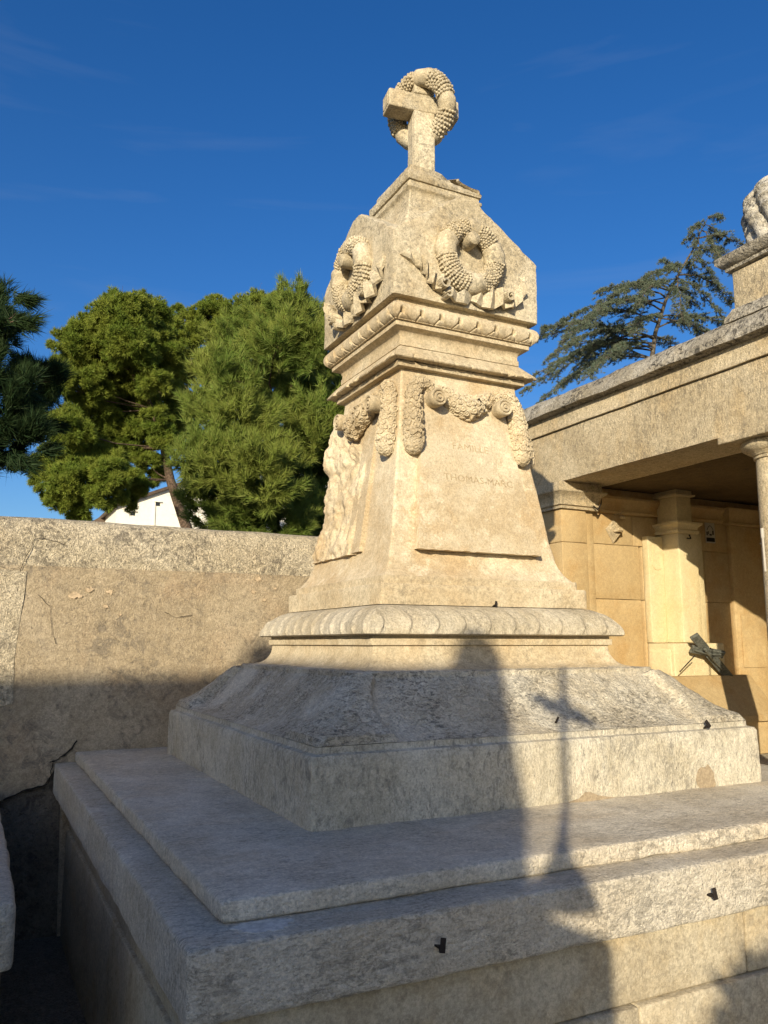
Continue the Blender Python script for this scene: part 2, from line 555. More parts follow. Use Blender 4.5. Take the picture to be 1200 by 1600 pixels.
# --- chest: lower courses of dressed stones
def chest_block(x0, x1, y0, y1, z0, z1, seed):
    bm = bmesh.new()
    rbox(bm, x0, x1, y0, y1, z0, z1, res=.06, r=.003, amp=.0012, seed=seed)
    return obj('stone_block', bm, M['chest'], tomb)
for (x0, x1, z0, z1, sd) in ((.268, 1.068, -.4845, -.391, 1), (1.0705, 1.732, -.4845, -.391, 2)):
    chest_block(x0, x1, .907, WALL_Y - .002, z0, z1, sd)
for i, (x0, x1) in enumerate(((.262, .845), (.847, 1.40), (1.402, 1.738))):
    chest_block(x0, x1, .899, WALL_Y - .002, GROUND - .01, -.487, 5 + i)

# --- cover slab with a raised inner panel
bm = bmesh.new(); rbox(bm, .2225, 1.7775, .884, WALL_Y - .003, -.3905, -.3135, res=.02, r=.0055, amp=.0011, chip=1.6, seed=3)
slab = obj('cover_slab', bm, M['slab'], tomb)
bm = bmesh.new(); rbox(bm, .2725, 1.7275, .942, WALL_Y - .004, -.3134, -.2872, res=.018, r=.0050, amp=.0014, chip=1.8, seed=4)
obj('raised_panel', bm, M['slab'], slab)
# pale mortar repair and rust stain on the slab
def patch(name, pts, z, mat, parent, axis='z', th=.0012, yface=None):
    bm = bmesh.new()
    if axis == 'z': prism(bm, pts, 2, z, z + th)
    else: prism(bm, pts, 1, yface - th, yface + .003)
    return obj(name, bm, mat, parent, smooth=False)
def blob(cx, cz, rx, rz, n, seed, jag=.35):
    rnd = random.Random(seed)
    return [(cx + rx * math.cos(2 * math.pi * k / n) * (1 + rnd.uniform(-jag, jag)), cz + rz * math.sin(2 * math.pi * k / n) * (1 + rnd.uniform(-jag, jag))) for k in range(n)]
p = at(1103, 1217, 1.212)
patch('mortar_patch', blob(p.x, p.z, .026, .026, 16, 3, .25), 0, M['patch'], tomb, 'y', .0016, CY - .5125)
p = at(915, 1253, 1.212)
patch('mortar_patch', [(p.x - .045, -.2875), (p.x - .015, -.281), (p.x, -.271), (p.x + .012, -.272), (p.x + .03, -.279), (p.x + .075, -.2875)], 0, M['patch'], tomb, 'y', .0016, CY - .5125)

def on_z(px, py, z):
    d = ray(px, py)
    return d * (z / d.z)
q = on_z(412, 1447, -.3135)
patch('mortar_patch', blob(q.x, q.y, .034, .020, 44, 5, .2), -.3137, M['pale'], slab, 'z', .0012)
q = on_z(1032, 1324, -.3135)
patch('rust_stain', blob(q.x, q.y, .010, .022, 14, 8, .4), -.3137, M['rust'], slab, 'z', .0026)
# --- plinth
bm = bmesh.new()
square_lathe(bm, [(.512, -.2905), (.512, -.183), (.5085, -.1765), (.499, -.1745), (.4975, -.172), (.4975, -.164)], CX, CY, n=70, r=.005, amp=.0022, chip=1.0, step=.016)
obj('plinth', bm, M['plinth'], tomb)
# --- sloping skirt with raised corner ears
def sm(a, b, x):
    t = min(1, max(0, (x - a) / (b - a)))
    return t * t * (3 - 2 * t)
SK0, SK1 = (.4970, -.1635), (.366, -.064)
skp = []
for k in range(15):
    t = k / 14
    skp.append((SK0[0] + (SK1[0] - SK0[0]) * t, SK0[1] + (SK1[1] - SK0[1]) * t - .012 * math.sin(math.pi * t) - .003 * math.sin(math.pi * 2 * t)))
def ears(side, u, i, s, z):
    a = abs(u * s)
    t = min(1, max(0, (z + .1635) / .0995))
    edge = .348 + .022 * math.sin(t * 3.0) - .02 * t
    k = sm(edge - .006, edge + .006, a) * sm(-.01, .06, t) * (1 - sm(.97, 1.0, t))
    hip = .004 * (1 - sm(.0, .02, s - a)) * sm(0, .1, t)
    rough = .003 * noise.fractal((u * s * 30 + side * 5, z * 30, side), .8, 2, 4) * sm(0, .1, t)
    return (.0135 * k - hip + rough, .010 * k + rough * .6)
bm = bmesh.new()
square_lathe(bm, skp + [(.3655, -.0625), (.3655, -.0545), (.362, -.0525), (.334, -.0515)], CX, CY, n=140, r=.005, amp=.0012, chip=.8, step=.007, fn=ears)
obj('sloping_skirt', bm, M['white'], tomb)
# --- scotia and fillet below the leaf moulding
bm = bmesh.new()
sc = [(.336, -.054)]
for k in range(9):
    t = k / 8
    sc.append((.299 + .033 * (1 - math.sin(t * math.pi / 2)), -.050 + .044 * (1 - math.cos(t * math.pi / 2))))
square_lathe(bm, sc + [(.299, -.0045), (.3055, -.0035), (.306, .009), (.3015, .0095), (.3015, .0155)], CX, CY, n=60, r=.003, amp=.0009, chip=.5, step=.008)
obj('scotia_moulding', bm, M['carved'], tomb)
# --- cushion moulding carved with overlapping leaves
def leaves(side, u, i, s, z):
    a = (u * s) / .0625
    t01 = min(1, max(0, (z - .018) / .058))
    if side == 3:
        q = a * 1.15 + t01 * .8
    else:
        q = a + .5 + 1.15 * (t01 - .5) ** 2
    f = q - math.floor(q)
    saw = (f ** 2.2) * .0060 * (1 - sm(.90, .99, f))
    vein = .0004 * math.cos(f * 14 + t01 * 4)
    m = sm(.0, .18, t01) * (1 - sm(.80, 1.0, t01))
    return ((saw - .0022 + vein) * m + .0012 * noise.noise((u * 12, z * 60, side)), 0)
tor = [(.302, .0155), (.3215, .0156)]
tor += [(.3265, .0185), (.3262, .024), (.3245, .031), (.3205, .039), (.3150, .0465), (.3080, .0545), (.2965, .0640), (.2850, .0705), (.2735, .0752), (.2680, .0770)]
bm = bmesh.new()
square_lathe(bm, tor + [(.262, .0777)], CX, CY, n=260, r=.004, amp=.001, chip=.7, step=.006, fn=leaves)
obj('leaf_moulding', bm, M['leaf'], tomb)
# --- base block under the shaft
bm = bmesh.new()
square_lathe(bm, [(.268, .0785), (.2685, .118), (.2665, .1215), (.2535, .1225), (.2535, .1385), (.2525, .1396), (.236, .1398)], CX, CY, n=46, r=.0045, amp=.0013, chip=1.1, step=.012)
obj('base_block', bm, M['carved'], tomb)
# --- tapering shaft
SH = [(.2485, .1385), (.2440, .1435), (.2330, .157), (.2255, .172), (.2205, .188), (.2105, .239), (.198, .326), (.1866, .40), (.174, .487), (.1605, .616), (.1605, .632)]
def shalf(z):
    for (a, b) in zip(SH[:-1], SH[1:]):
        if a[1] <= z <= b[1]:
            return a[0] + (b[0] - a[0]) * (z - a[1]) / (b[1] - a[1])
    return SH[0][0] if z < SH[0][1] else SH[-1][0]
bm = bmesh.new()
square_lathe(bm, SH, CX, CY, n=60, r=.004, amp=.0013, chip=1.0, step=.014)
shaft = obj('shaft', bm, M['shaft'], tomb)

def P(u, v, h):                      # front face of the shaft
    return Vector((CX + u, CY - shalf(v) - h, v))

# inscription panel on the front (and plain ones on right and back)
def panel_bm(seed, n=44):
    bm = bmesh.new()
    v0, v1 = .199, .585
    rows = []
    for j in range(n + 1):
        t = j / n
        v = v0 + (v1 - v0) * t
        hw = .163 + (.108 - .163) * t
        row = []
        for i in range(n + 1):
            u = -hw + 2 * hw * i / n
            edge = min(i, n - i)
            h = .0225 + (.0095 - .0225) * t
            e = noise.fractal((u * 22 + seed, v * 22, 0), .8, 2, 4) * .0011
            if j == 0:
                e -= .003 * max(0, noise.noise((u * 45 + seed, 3, 0))) 
            row.append(P(u, v + (.0022 * noise.noise((u * 60 + seed, 9, 1)) if j == 0 else 0), h + e))
        rows.append(row)
    G = [[bm.verts.new(p) for p in row] for row in rows]
    for j in range(n):
        for i in range(n):
            bm.faces.new((G[j][i], G[j][i + 1], G[j + 1][i + 1], G[j + 1][i]))
    # edges back to the shaft
    def back(p): return bm.verts.new((p.co.x, p.co.y + .02, p.co.z - .0))
    loop = G[0][:] + [G[j][n] for j in range(1, n + 1)] + G[n][-2::-1] + [G[j][0] for j in range(n - 1, 0, -1)]
    B = [back(v) for v in loop]
    for k in range(len(loop)):
        bm.faces.new((loop[k], B[k], B[(k + 1) % len(loop)], loop[(k + 1) % len(loop)]))
    return bm
panel = obj('inscription_panel', panel_bm(2.0), M['shaft'], shaft)

# engraved lettering, worn
def lettering(text, u0, u1, v, size, mat):
    cu = bpy.data.curves.new('lettering', 'FONT')
    cu.body = text
    cu.size = size * K * 1.38
    cu.extrude = .0020
    cu.offset = -.0006
    cu.resolution_u = 2
    o = bpy.data.objects.new('lettering', cu)
    col.objects.link(o)
    bpy.context.view_layer.update()
    dg = bpy.context.evaluated_depsgraph_get()
    me = bpy.data.meshes.new_from_object(o.evaluated_get(dg))
    bpy.data.objects.remove(o)
    xs = [w.co.x for w in me.vertices]
    x0, x1 = min(xs), max(xs)
    org = world_origin(shaft)
    t = (v - .199) / (.585 - .199)
    for w in me.vertices:
        u = u0 + (u1 - u0) * (w.co.x - x0) / (x1 - x0)
        vv_ = v + w.co.y / K - (u - u0) * .02
        t = (vv_ - .199) / .386
        h = .0225 - .013 * t + noise.fractal((u * 22 + 2, vv_ * 22, 0), .8, 2, 4) * .0011
        q = W(P(u, vv_, h + .0002 + w.co.z / K * .5))
        w.co = q - org
    me.materials.clear(); me.materials.append(mat)
    ob = bpy.data.objects.new('lettering', me)
    ob.parent = shaft
    ob.location = (0, 0, 0)
    col.objects.link(ob)
    return ob
M['letter'] = stone('worn_letter_stone', (.38, .29, .17), (.47, .38, .24), (.40, .28, .14), (.15, .12, .08), .6, .4, .2, 40, bump=.3)
lettering('FAMILLE', -.045, .052, .440, .017, M['letter'])
lettering('THOMAS-MARC', -.078, .108, .363, .0165, M['letter'])

# broken, rough face on the left side
def inter(tab, z):
    if z <= tab[0][0]: return tab[0][1]
    for a, b in zip(tab[:-1], tab[1:]):
        if a[0] <= z <= b[0]:
            return a[1] + (b[1] - a[1]) * (z - a[0]) / (b[0] - a[0])
    return tab[-1][1]
SIL = []
for px in ((495, 878), (501, 835), (508, 801), (517, 788), (514, 756), (517, 750), (499, 737), (508, 699), (516, 669), (529, 640)):
    d = ray(*px); q = d.x / d.y
    s = (1 - q * CY) / (1 + q); z = (CY + s) / d.y * d.z
    SIL.append((z, s - shalf(z)))
SIL.sort()
bm = bmesh.new()
NV, NU = 90, 70
G = []
for j in range(NV + 1):
    v = .203 + (.575 - .203) * j / NV
    row = []
    sh = shalf(v)
    u_r = .055 + .03 * noise.noise((v * 9, 4, 0)) - .10 * sm(.42, .52, v)
    for i in range(NU + 1):
        t = i / NU
        u = -sh * .995 + (u_r + sh * .995) * t
        sil = inter(SIL, v)
        n1 = noise.fractal((u * 26, v * 26, 5), .75, 2.1, 5)
        n2 = abs(noise.fractal((u * 38, v * 48, 9), .8, 2.1, 4))
        h = .010 + .013 * noise.fractal((u * 17, v * 15, 5), .8, 2.1, 4) - .006 * n2 + .8 * sil * (1 - t) ** 2
        if t > .9: h *= (1 - t) / .1 * .8 + .02
        if j == 0: h = max(h, .008)
        row.append(bm.verts.new(P(u, v + .0025 * noise.noise((u * 50, v * 50, 2)), max(h, -.012))))
    G.append(row)
for j in range(NV):
    for i in range(NU):
        bm.faces.new((G[j][i], G[j][i + 1], G[j + 1][i + 1], G[j + 1][i]))
loop = G[0][:] + [G[j][NU] for j in range(1, NV + 1)] + G[NV][-2::-1] + [G[j][0] for j in range(NV - 1, 0, -1)]
B = [bm.verts.new((v.co.x * 1.0, v.co.y + .045, v.co.z)) for v in loop]
for k in range(len(loop)):
    bm.faces.new((loop[k], B[k], B[(k + 1) % len(loop)], loop[(k + 1) % len(loop)]))
rotbm(bm, 1)
obj('broken_panel', bm, M['shaft'], shaft, smooth=50, label='broken rough-hewn panel on the left face of the shaft')
bm = bmesh.new()      # flat remainder of the left panel with its ledge
prism(bm, [(.0, .206), (.078, .206), (.062, .53), (.0, .53)], 1, 0, 1)
for v in bm.verts:
    front = v.co.y < .5
    u, z = v.co.x, v.co.z
    q = P(u, z, .0105 if z < .3 else .003) if front else P(u, z, -.01)
    v.co = q
rotbm(bm, 1)
obj('panel_edge', bm, M['shaft'], shaft)

# --- garlands of carved flowers hanging from scroll bosses
def garland_bm(path, rads, seed, dens=1.0, squash=.75):
    rnd = random.Random(seed)
    bm = bmesh.new()
    pts = [P(*p) for p in path]
    # smooth the path
    fine, fr = [], []
    n = len(pts)
    for i in range(n - 1):
        p0, p1, p2, p3 = pts[max(i - 1, 0)], pts[i], pts[i + 1], pts[min(i + 2, n - 1)]
        for k in range(7):
            t = k / 7
            fine.append(.5 * ((2 * p1) + (p2 - p0) * t + (2 * p0 - 5 * p1 + 4 * p2 - p3) * t * t + (3 * p1 - p0 - 3 * p2 + p3) * t ** 3))
            fr.append(rads[i] + (rads[i + 1] - rads[i]) * t)
    fine.append(pts[-1]); fr.append(rads[-1])
    tube(bm, fine, [r * .93 for r in fr], 14)
    placed = []
    for i in range(0, len(fine)):
        if i and i % 1: continue
        t = (fine[min(i + 1, len(fine) - 1)] - fine[max(i - 1, 0)])
        step = t.length / 2
        t.normalize()
        out = Vector((0, -1, 0)); side = t.cross(out).normalized(); out = side.cross(t)
        for c in range(26):
            a = rnd.uniform(-1.75, 1.75)
            nrm = out * math.cos(a) + side * math.sin(a)
            pos = fine[i] + t * rnd.uniform(-.5, .5) * step * 2 + nrm * fr[i] * .97
            rr_ = rnd.uniform(.0066, .0094)
            if any((pos - q).length < (rr_ + r2) * .78 for q, r2 in placed[-160:]): continue
            placed.append((pos, rr_))
            rosette(bm, pos, nrm + t * rnd.uniform(-.35, .35) + side * rnd.uniform(-.2, .2), rr_, rnd)
    # round end
    tip = fine[-1]; t = (fine[-1] - fine[-3]).normalized()
    if rads[-1] > .02:
        for c in range(34):
            d = Vector((rnd.gauss(0, 1), rnd.gauss(0, 1) - .5, rnd.gauss(0, 1))).normalized()
            if d.dot(t) < 0: d = d - t * 2 * d.dot(t)
            rosette(bm, tip + d * rads[-1] * .9, d, rnd.uniform(.007, .0105), rnd)
        bead(bm, tip, rads[-1] * .92, (1, 1, .9), 2)
    return bm
def drop_path(sg):
    return [(sg * .088, .579, .006), (sg * .108, .592, .010), (sg * .131, .585, .012), (sg * .139, .555, .012), (sg * .143, .51, .011), (sg * .146, .465, .012), (sg * .147, .440, .012)]
DR = [.011, .013, .0162, .0195, .0225, .0248, .0225]
swag_path = [(-.088, .576, .006), (-.062, .574, .009), (-.033, .556, .012), (.0, .545, .014), (.033, .556, .012), (.062, .574, .009), (.088, .576, .006)]
SR = [.012, .017, .025, .031, .025, .017, .012]
front_parts = []
for sg in (-1, 1):
    front_parts.append(obj('garland_drop', garland_bm(drop_path(sg), DR, 5 + sg), M['carved'], shaft, smooth=35))
front_parts.append(obj('garland_swag', garland_bm(swag_path, SR, 9), M['carved'], shaft, smooth=35))
def scroll_bm(u, v, L=.047, R=.0205):
    bm = bmesh.new()
    prof = [(R * 1.05, -.02), (R * 1.02, .006), (R * .93, .013), (R * 1.0, .020), (R * .95, .027), (R * 1.02, .034), (R, L - .003), (R * .9, L), (R * .76, L - .001), (R * .70, L - .004), (R * .62, L - .004), (R * .55, L), (R * .40, L), (R * .34, L - .003), (R * .22, L - .003), (R * .16, L + .001), (.0006, L + .001)]
    n = 26
    rings = []
    c = P(u, v, 0)
    for (r, h) in prof:
        rings.append([bm.verts.new((c.x + r * math.cos(2 * math.pi * k / n), c.y - h, c.z + r * math.sin(2 * math.pi * k / n))) for k in range(n)])
    for i in range(len(rings) - 1):
        for k in range(n):
            bm.faces.new((rings[i][k], rings[i][(k + 1) % n], rings[i + 1][(k + 1) % n], rings[i + 1][k]))
    bm.faces.new(rings[-1])
    return bm
for u in (-.090, .092):
    front_parts.append(obj('scroll_boss', scroll_bm(u, .553), M['carved'], shaft))
def quarter_copy(src, q):
    o = src.copy(); o.parent = src.parent
    o.rotation_euler = (0, 0, -q * math.pi / 2)
    col.objects.link(o)
    return o
for o in front_parts + [panel]:
    for q in (2, 3):
        quarter_copy(o, q)
# left face: one whole drop, one scroll, a broken stump of swag
quarter_copy(front_parts[1], 1)
quarter_copy(front_parts[3 + 0], 1); left_scroll = quarter_copy(front_parts[4], 1)
bm = garland_bm([(.088, .576, .006), (.06, .570, .010), (.02, .553, .016), (-.03, .528, .018), (-.055, .515, .014)], [.016, .022, .031, .030, .016], 21)
for v in bm.verts:
    v.co += Vector((noise.noise(v.co * 40), noise.noise(v.co * 40 + Vector((7, 0, 0))), noise.noise(v.co * 40 + Vector((0, 5, 0))))) * .004
rotbm(bm, 1)
obj('garland_swag', bm, M['carved'], shaft, smooth=35, label='broken stump of a garland on the left face')

# --- cornice
bm = bmesh.new()
square_lathe(bm, [(.1605, .6265), (.1765, .6268), (.177, .6385), (.1715, .6395)], CX, CY, n=60, r=.002, amp=.0009, chip=1.2, step=.008, cap_bot=True)
obj('cornice_fillet', bm, M['carved'], tomb)
bm = bmesh.new()
def notch(side, u, i, s, z):
    k = 1 - sm(.646, .662, z)
    c = max(0, noise.noise((u * 9 + side * 7, side, 1)) - .12) * .016 + max(0, noise.noise((u * 31 + side * 5, side, 4)) - .25) * .012
    return (-c * k, c * k * .35)
square_lathe(bm, [(.171, .6402), (.1965, .6404), (.1985, .6425), (.1935, .649), (.186, .658), (.176, .669), (.169, .6765), (.166, .6785)], CX, CY, n=110, r=.0022, amp=.0016, chip=3.0, step=.004, cap_bot=True, fn=notch)
obj('cyma_moulding', bm, M['carved'], tomb)
bm = bmesh.new()
square_lathe(bm, [(.1655, .679), (.1682, .6792), (.1682, .692), (.166, .6935), (.1655, .702), (.1685, .710), (.176, .7155), (.1852, .7175), (.1870, .7185), (.1872, .7290), (.184, .7295)], CX, CY, n=60, r=.002, amp=.0008, chip=.9, step=.006, cap_bot=True)
obj('cornice_band', bm, M['carved'], tomb)
def eggs(side, u, i, s, z):
    q = (u + 1) / 2 * 8
    f = abs((q % 1) - .5)
    t = min(1, max(0, (z - .730) / .041))
    slot = (1 - sm(.045, .085, f)) * sm(.08, .14, t) * (1 - sm(.52, .62, t))
    flare = (1 - sm(.14, .24, f)) * (1 - sm(.10, .17, t)) * sm(0, .03, t)
    rim = math.exp(-((f - .13) / .035) ** 2) * (1 - sm(.55, .75, t))
    egg = .0022 * math.cos(f * math.pi * .9)
    groove = -.001 * (1 - sm(.0, .03, abs(f - .32))) * t
    hole = math.exp(-(f / .075) ** 2 - ((t - .44) / .13) ** 2)
    lf = .06 + .34 * max(0, 1 - t / .42) ** 1.6
    fl = math.exp(-((f - lf) / .035) ** 2) * (1 - sm(.40, .50, t)) * sm(.0, .06, t)
    tab = (.004 if f < lf else 0) * (1 - sm(.30, .40, t)) * sm(0, .05, t)
    return (-.020 * hole - .0060 * fl + 0.0014 * rim * .6 + egg * .22 - .001 + tab * .3 + groove, 0)
ep = [(.184, .7298), (.1935, .730)]
for k in range(17):
    a = math.pi * (-.40 + k / 16 * .86)
    ep.append((.1875 + .0182 * math.cos(a), .7515 + .0212 * math.sin(a)))
bm = bmesh.new()
square_lathe(bm, ep + [(.1855, .7735), (.1855, .7845)], CX, CY, n=230, r=.004, amp=.0005, chip=.4, step=.003, fn=eggs)
obj('egg_moulding', bm, M['carved'], tomb)

# --- crown block with a gable over each face
SB, ZB, ZE, ZA = .2035, .7848, .946, 1.088
bm = bmesh.new()
N = 48
slope = (ZA - ZE) / SB
def roofz(x, y):
    return min(ZA - slope * min(abs(x), abs(y)), ZA - .014)
G = {}
for i in range(N + 1):
    for j in range(N + 1):
        x, y = -SB + 2 * SB * i / N, -SB + 2 * SB * j / N
        e = noise.fractal((x * 25, y * 25, 3), .8, 2, 5)
        z = roofz(x, y) + .0055 * e - .003
        edge = max(abs(x), abs(y)) > SB * .999
        G[i, j] = bm.verts.new((CX + x, CY + y, z - (.0035 if edge else 0) - (.004 if edge else 0) * max(0, noise.noise((x * 40, y * 40, 8)))))
for i in range(N):
    for j in range(N):
        bm.faces.new((G[i, j], G[i + 1, j], G[i + 1, j + 1], G[i, j + 1]))
ringi = [(i, 0) for i in range(N)] + [(N, j) for j in range(N)] + [(i, N) for i in range(N, 0, -1)] + [(0, j) for j in range(N, 0, -1)]
NZ = 14
prev = [G[k] for k in ringi]
for lev in range(1, NZ + 1):
    cur = []
    for k, key in enumerate(ringi):
        top = G[key].co
        t = lev / NZ
        x, y = top.x - CX, top.y - CY
        z = top.z + (ZB - top.z) * t
        m = max(abs(x), abs(y))
        e = noise.fractal((x * 16, y * 16, z * 16), .8, 2, 4) * .0015
        c = 1 - .0018 / SB - e / SB * (1 if t < .97 else 0)
        corner = min(abs(x), abs(y)) > SB * .97
        if corner: c -= .0085 * (.5 + max(0, noise.noise((x * 9, y * 9, z * 30))))
        if 0 < t: pass
        cur.append(bm.verts.new((CX + x * (c + .0018 / SB), CY + y * (c + .0018 / SB), z)))
    for k in range(len(prev)):
        bm.faces.new((prev[k], prev[(k + 1) % len(prev)], cur[(k + 1) % len(cur)], cur[k]))
    prev = cur
bm.faces.new(prev)
crown = obj('crown_block', bm, M['crown'], tomb, smooth=35)

def Q(u, v, h): return Vector((CX + u, CY - SB - h, v))
# wreath on each face
def wreath_bm(c, R, r, ax_u, ax_v, ax_n, seed, zones, nmaj=72, nmin=16, br=.0041, full=False):
    """torus round c in the plane (ax_u, ax_v), beaded where zones say so"""
    rnd = random.Random(seed)
    bm = bmesh.new()
    rings = []
    def inzone(a):
        d = math.degrees(a) % 360
        return any(lo <= d <= hi for lo, hi in zones)
    for i in range(nmaj):
        a = 2 * math.pi * i / nmaj
        rad = ax_u * math.cos(a) + ax_v * math.sin(a)
        z = inzone(a)
        ring = []
        for k in range(nmin):
            b = 2 * math.pi * k / nmin
            rr = r * (.87 if z else (1.0 + .035 * math.cos(a * 60 + 2.0 * math.sin(b)) + .03 * math.cos(b * 5 + a * 9)))
            rr *= 1 + .04 * noise.noise((a * 3 + seed, b, 0))
            ring.append(bm.verts.new(c + rad * (R + rr * math.cos(b)) + ax_n * rr * math.sin(b)))
        rings.append(ring)
    for i in range(nmaj):
        for k in range(nmin):
            bm.faces.new((rings[i][k], rings[i][(k + 1) % nmin], rings[(i + 1) % nmaj][(k + 1) % nmin], rings[(i + 1) % nmaj][k]))
    nb = int(2 * math.pi * r / (br * 1.75))
    na = int(2 * math.pi * R / (br * 1.72))
    for i in range(na):
        a = 2 * math.pi * (i + .5) / na
        if not inzone(a): continue
        rad = ax_u * math.cos(a) + ax_v * math.sin(a)
        for k in range(nb):
            b = 2 * math.pi * (k + .5 * (i % 2)) / nb
            if not full and math.sin(b) < -.35: continue
            e = r * rnd.uniform(.84, .92)
            p = c + rad * (R + e * math.cos(b)) + ax_n * e * math.sin(b) + Vector((rnd.gauss(0, 1), rnd.gauss(0, 1), rnd.gauss(0, 1))) * br * .12
            bead(bm, p, br * rnd.uniform(.8, 1.1), sub=1)
    return bm
zones = ((35, 78), (98, 150), (190, 262), (292, 352))
wr = obj('wreath', wreath_bm(Q(.0, .912, .010), .069, .0262, Vector((1, 0, 0)), Vector((0, 0, 1)), Vector((0, -1, 0)), 3, zones), M['crown'], crown, smooth=50)
# boss (a rounded peg) from which the wreath hangs
bm = bmesh.new()
n = 24
c = Q(-.006, .947, 0)
rings = []
for (r, h) in ((.0180, -.012), (.0176, .010), (.0172, .032), (.0160, .0375), (.0120, .0405), (.0004, .0415)):
    rings.append([bm.verts.new((c.x + r * math.cos(2 * math.pi * k / n), c.y - h, c.z + r * math.sin(2 * math.pi * k / n))) for k in range(n)])
for i in range(len(rings) - 1):
    for k in range(n):
        bm.faces.new((rings[i][k], rings[i][(k + 1) % n], rings[i + 1][(k + 1) % n], rings[i + 1][k]))
bm.faces.new(rings[-1])
bs = obj('wreath_peg', bm, M['crown'], crown)
# fluttering ribbons
def ribbon_bm(lines, th=.004, sub=5):
    """lines: [(top u,v,h), (bottom u,v,h)]"""
    bm = bmesh.new()
    F, Bk = [], []
    for (a, b) in lines:
        m_ = [(a[i] + b[i]) / 2 for i in range(2)]
        a = tuple(m_[i] + (a[i] - m_[i]) * 1.38 for i in range(2)) + (a[2] * 1.5,)
        b = tuple(m_[i] + (b[i] - m_[i]) * 1.38 for i in range(2)) + (b[2] * 1.5,)
        A, Bv = Q(*a), Q(*b)
        rf, rb = [], []
        for k in range(sub + 1):
            t = k / sub
            p = A.lerp(Bv, t) + Vector((0, -.0025 * math.sin(math.pi * t), 0))
            rf.append(bm.verts.new(p)); rb.append(bm.verts.new((p.x, max(p.y, CY - SB - .03) + th * 2.2, p.z)))
        F.append(rf); Bk.append(rb)
    m = len(lines)
    for i in range(m - 1):
        for k in range(sub):
            bm.faces.new((F[i][k], F[i][k + 1], F[i + 1][k + 1], F[i + 1][k]))
            bm.faces.new((Bk[i][k + 1], Bk[i][k], Bk[i + 1][k], Bk[i + 1][k + 1]))
        bm.faces.new((F[i][0], F[i + 1][0], Bk[i + 1][0], Bk[i][0]))
        bm.faces.new((F[i + 1][sub], F[i][sub], Bk[i][sub], Bk[i + 1][sub]))
    bm.faces.new([F[0][k] for k in range(sub + 1)] + [Bk[0][k] for k in range(sub, -1, -1)])
    bm.faces.new([F[-1][k] for k in range(sub, -1, -1)] + [Bk[-1][k] for k in range(sub + 1)])
    return bm
def curl(bm, u, v, r, w, a0, turns, h0=.006, h1=.022):
    """a ribbon end rolled into a spiral: axis in the wall plane, seen end on"""
    pts = []
    n = int(16 * turns)
    F = []
    for k in range(n + 1):
        a = a0 + 2 * math.pi * turns * k / n
        rr = r * (1 - .55 * k / n)
        x, z = u + rr * math.cos(a), v + rr * math.sin(a)
        F.append((x, z))
    for i in range(n):
        (x0, z0), (x1, z1) = F[i], F[i + 1]
        d = Vector((z1 - z0, -(x1 - x0))).normalized() * .0022
        quad = []
        for (x, z, s_) in ((x0, z0, 1), (x1, z1, 1), (x1, z1, -1), (x0, z0, -1)):
            quad.append((x + d.x * s_, z + d.y * s_))
        A = [bm.verts.new(Q(p[0], p[1], h1)) for p in quad]
        Bv = [bm.verts.new(Q(p[0], p[1], -.004)) for p in quad]
        bm.faces.new(A)
        for k in range(4):
            bm.faces.new((A[k], Bv[k], Bv[(k + 1) % 4], A[(k + 1) % 4]))
L_lines = [((-.183, .884, .003), (-.186, .880, .003)), ((-.170, .889, .012), (-.165, .872, .008)), ((-.160, .884, .004), (-.150, .864, .003)), ((-.148, .889, .016), (-.140, .858, .013)),
           ((-.141, .882, .005), (-.133, .853, .004)), ((-.130, .874, .018), (-.127, .843, .016)), ((-.121, .864, .006), (-.119, .833, .004)), ((-.107, .857, .019), (-.112, .823, .017)),
           ((-.100, .842, .007), (-.100, .816, .005)), ((-.086, .838, .020), (-.090, .812, .017)), ((-.074, .828, .008), (-.078, .809, .006))]
L2 = [((-.078, .822, .010), (-.080, .806, .012)), ((-.060, .812, .018), (-.062, .797, .016)), ((-.044, .806, .010), (-.046, .7915, .009)), ((-.026, .816, .014), (-.026, .792, .012)),
      ((-.006, .830, .008), (-.010, .796, .007)), ((.006, .832, .004), (.002, .808, .004))]
R_lines = [((.006, .828, .005), (.002, .806, .005)), ((.020, .818, .014), (.012, .800, .010)), ((.034, .822, .007), (.030, .797, .006)), ((.050, .832, .019), (.046, .794, .015)),
           ((.064, .835, .010), (.064, .799, .008)), ((.078, .838, .020), (.080, .808, .017)), ((.092, .834, .008), (.096, .806, .007)), ((.108, .838, .020), (.110, .808, .018)),
           ((.122, .842, .007), (.126, .814, .006)), ((.132, .856, .017), (.141, .830, .015)), ((.142, .862, .005), (.152, .842, .004)), ((.149, .876, .013), (.160, .858, .011)), ((.156, .884, .004), (.163, .874, .004)), ((.160, .898, .003), (.163, .897, .003))]
b1 = ribbon_bm(L_lines)
curl(b1, -.084, .821, .0130, .02, 2.4, 1.1, h1=.036)
curl(b1, -.064, .815, .0125, .02, .6, -1.0, h1=.036)
curl(b1, -.071, .799, .0080, .02, 3.6, .9, h1=.030)
ribs = [obj('ribbon', b1, M['crown'], crown, smooth=30)]
ribs.append(obj('ribbon', ribbon_bm(L2), M['crown'], crown, smooth=30))
b3 = ribbon_bm(R_lines)
curl(b3, .098, .823, .012, .02, 1.0, 1.1, h1=.036)
curl(b3, .111, .812, .0105, .02, 3.0, -1.0, h1=.032)
ribs.append(obj('ribbon', b3, M['crown'], crown, smooth=30))
for o in [wr, bs] + ribs:
    for q in (1, 2, 3):
        quarter_copy(o, q)

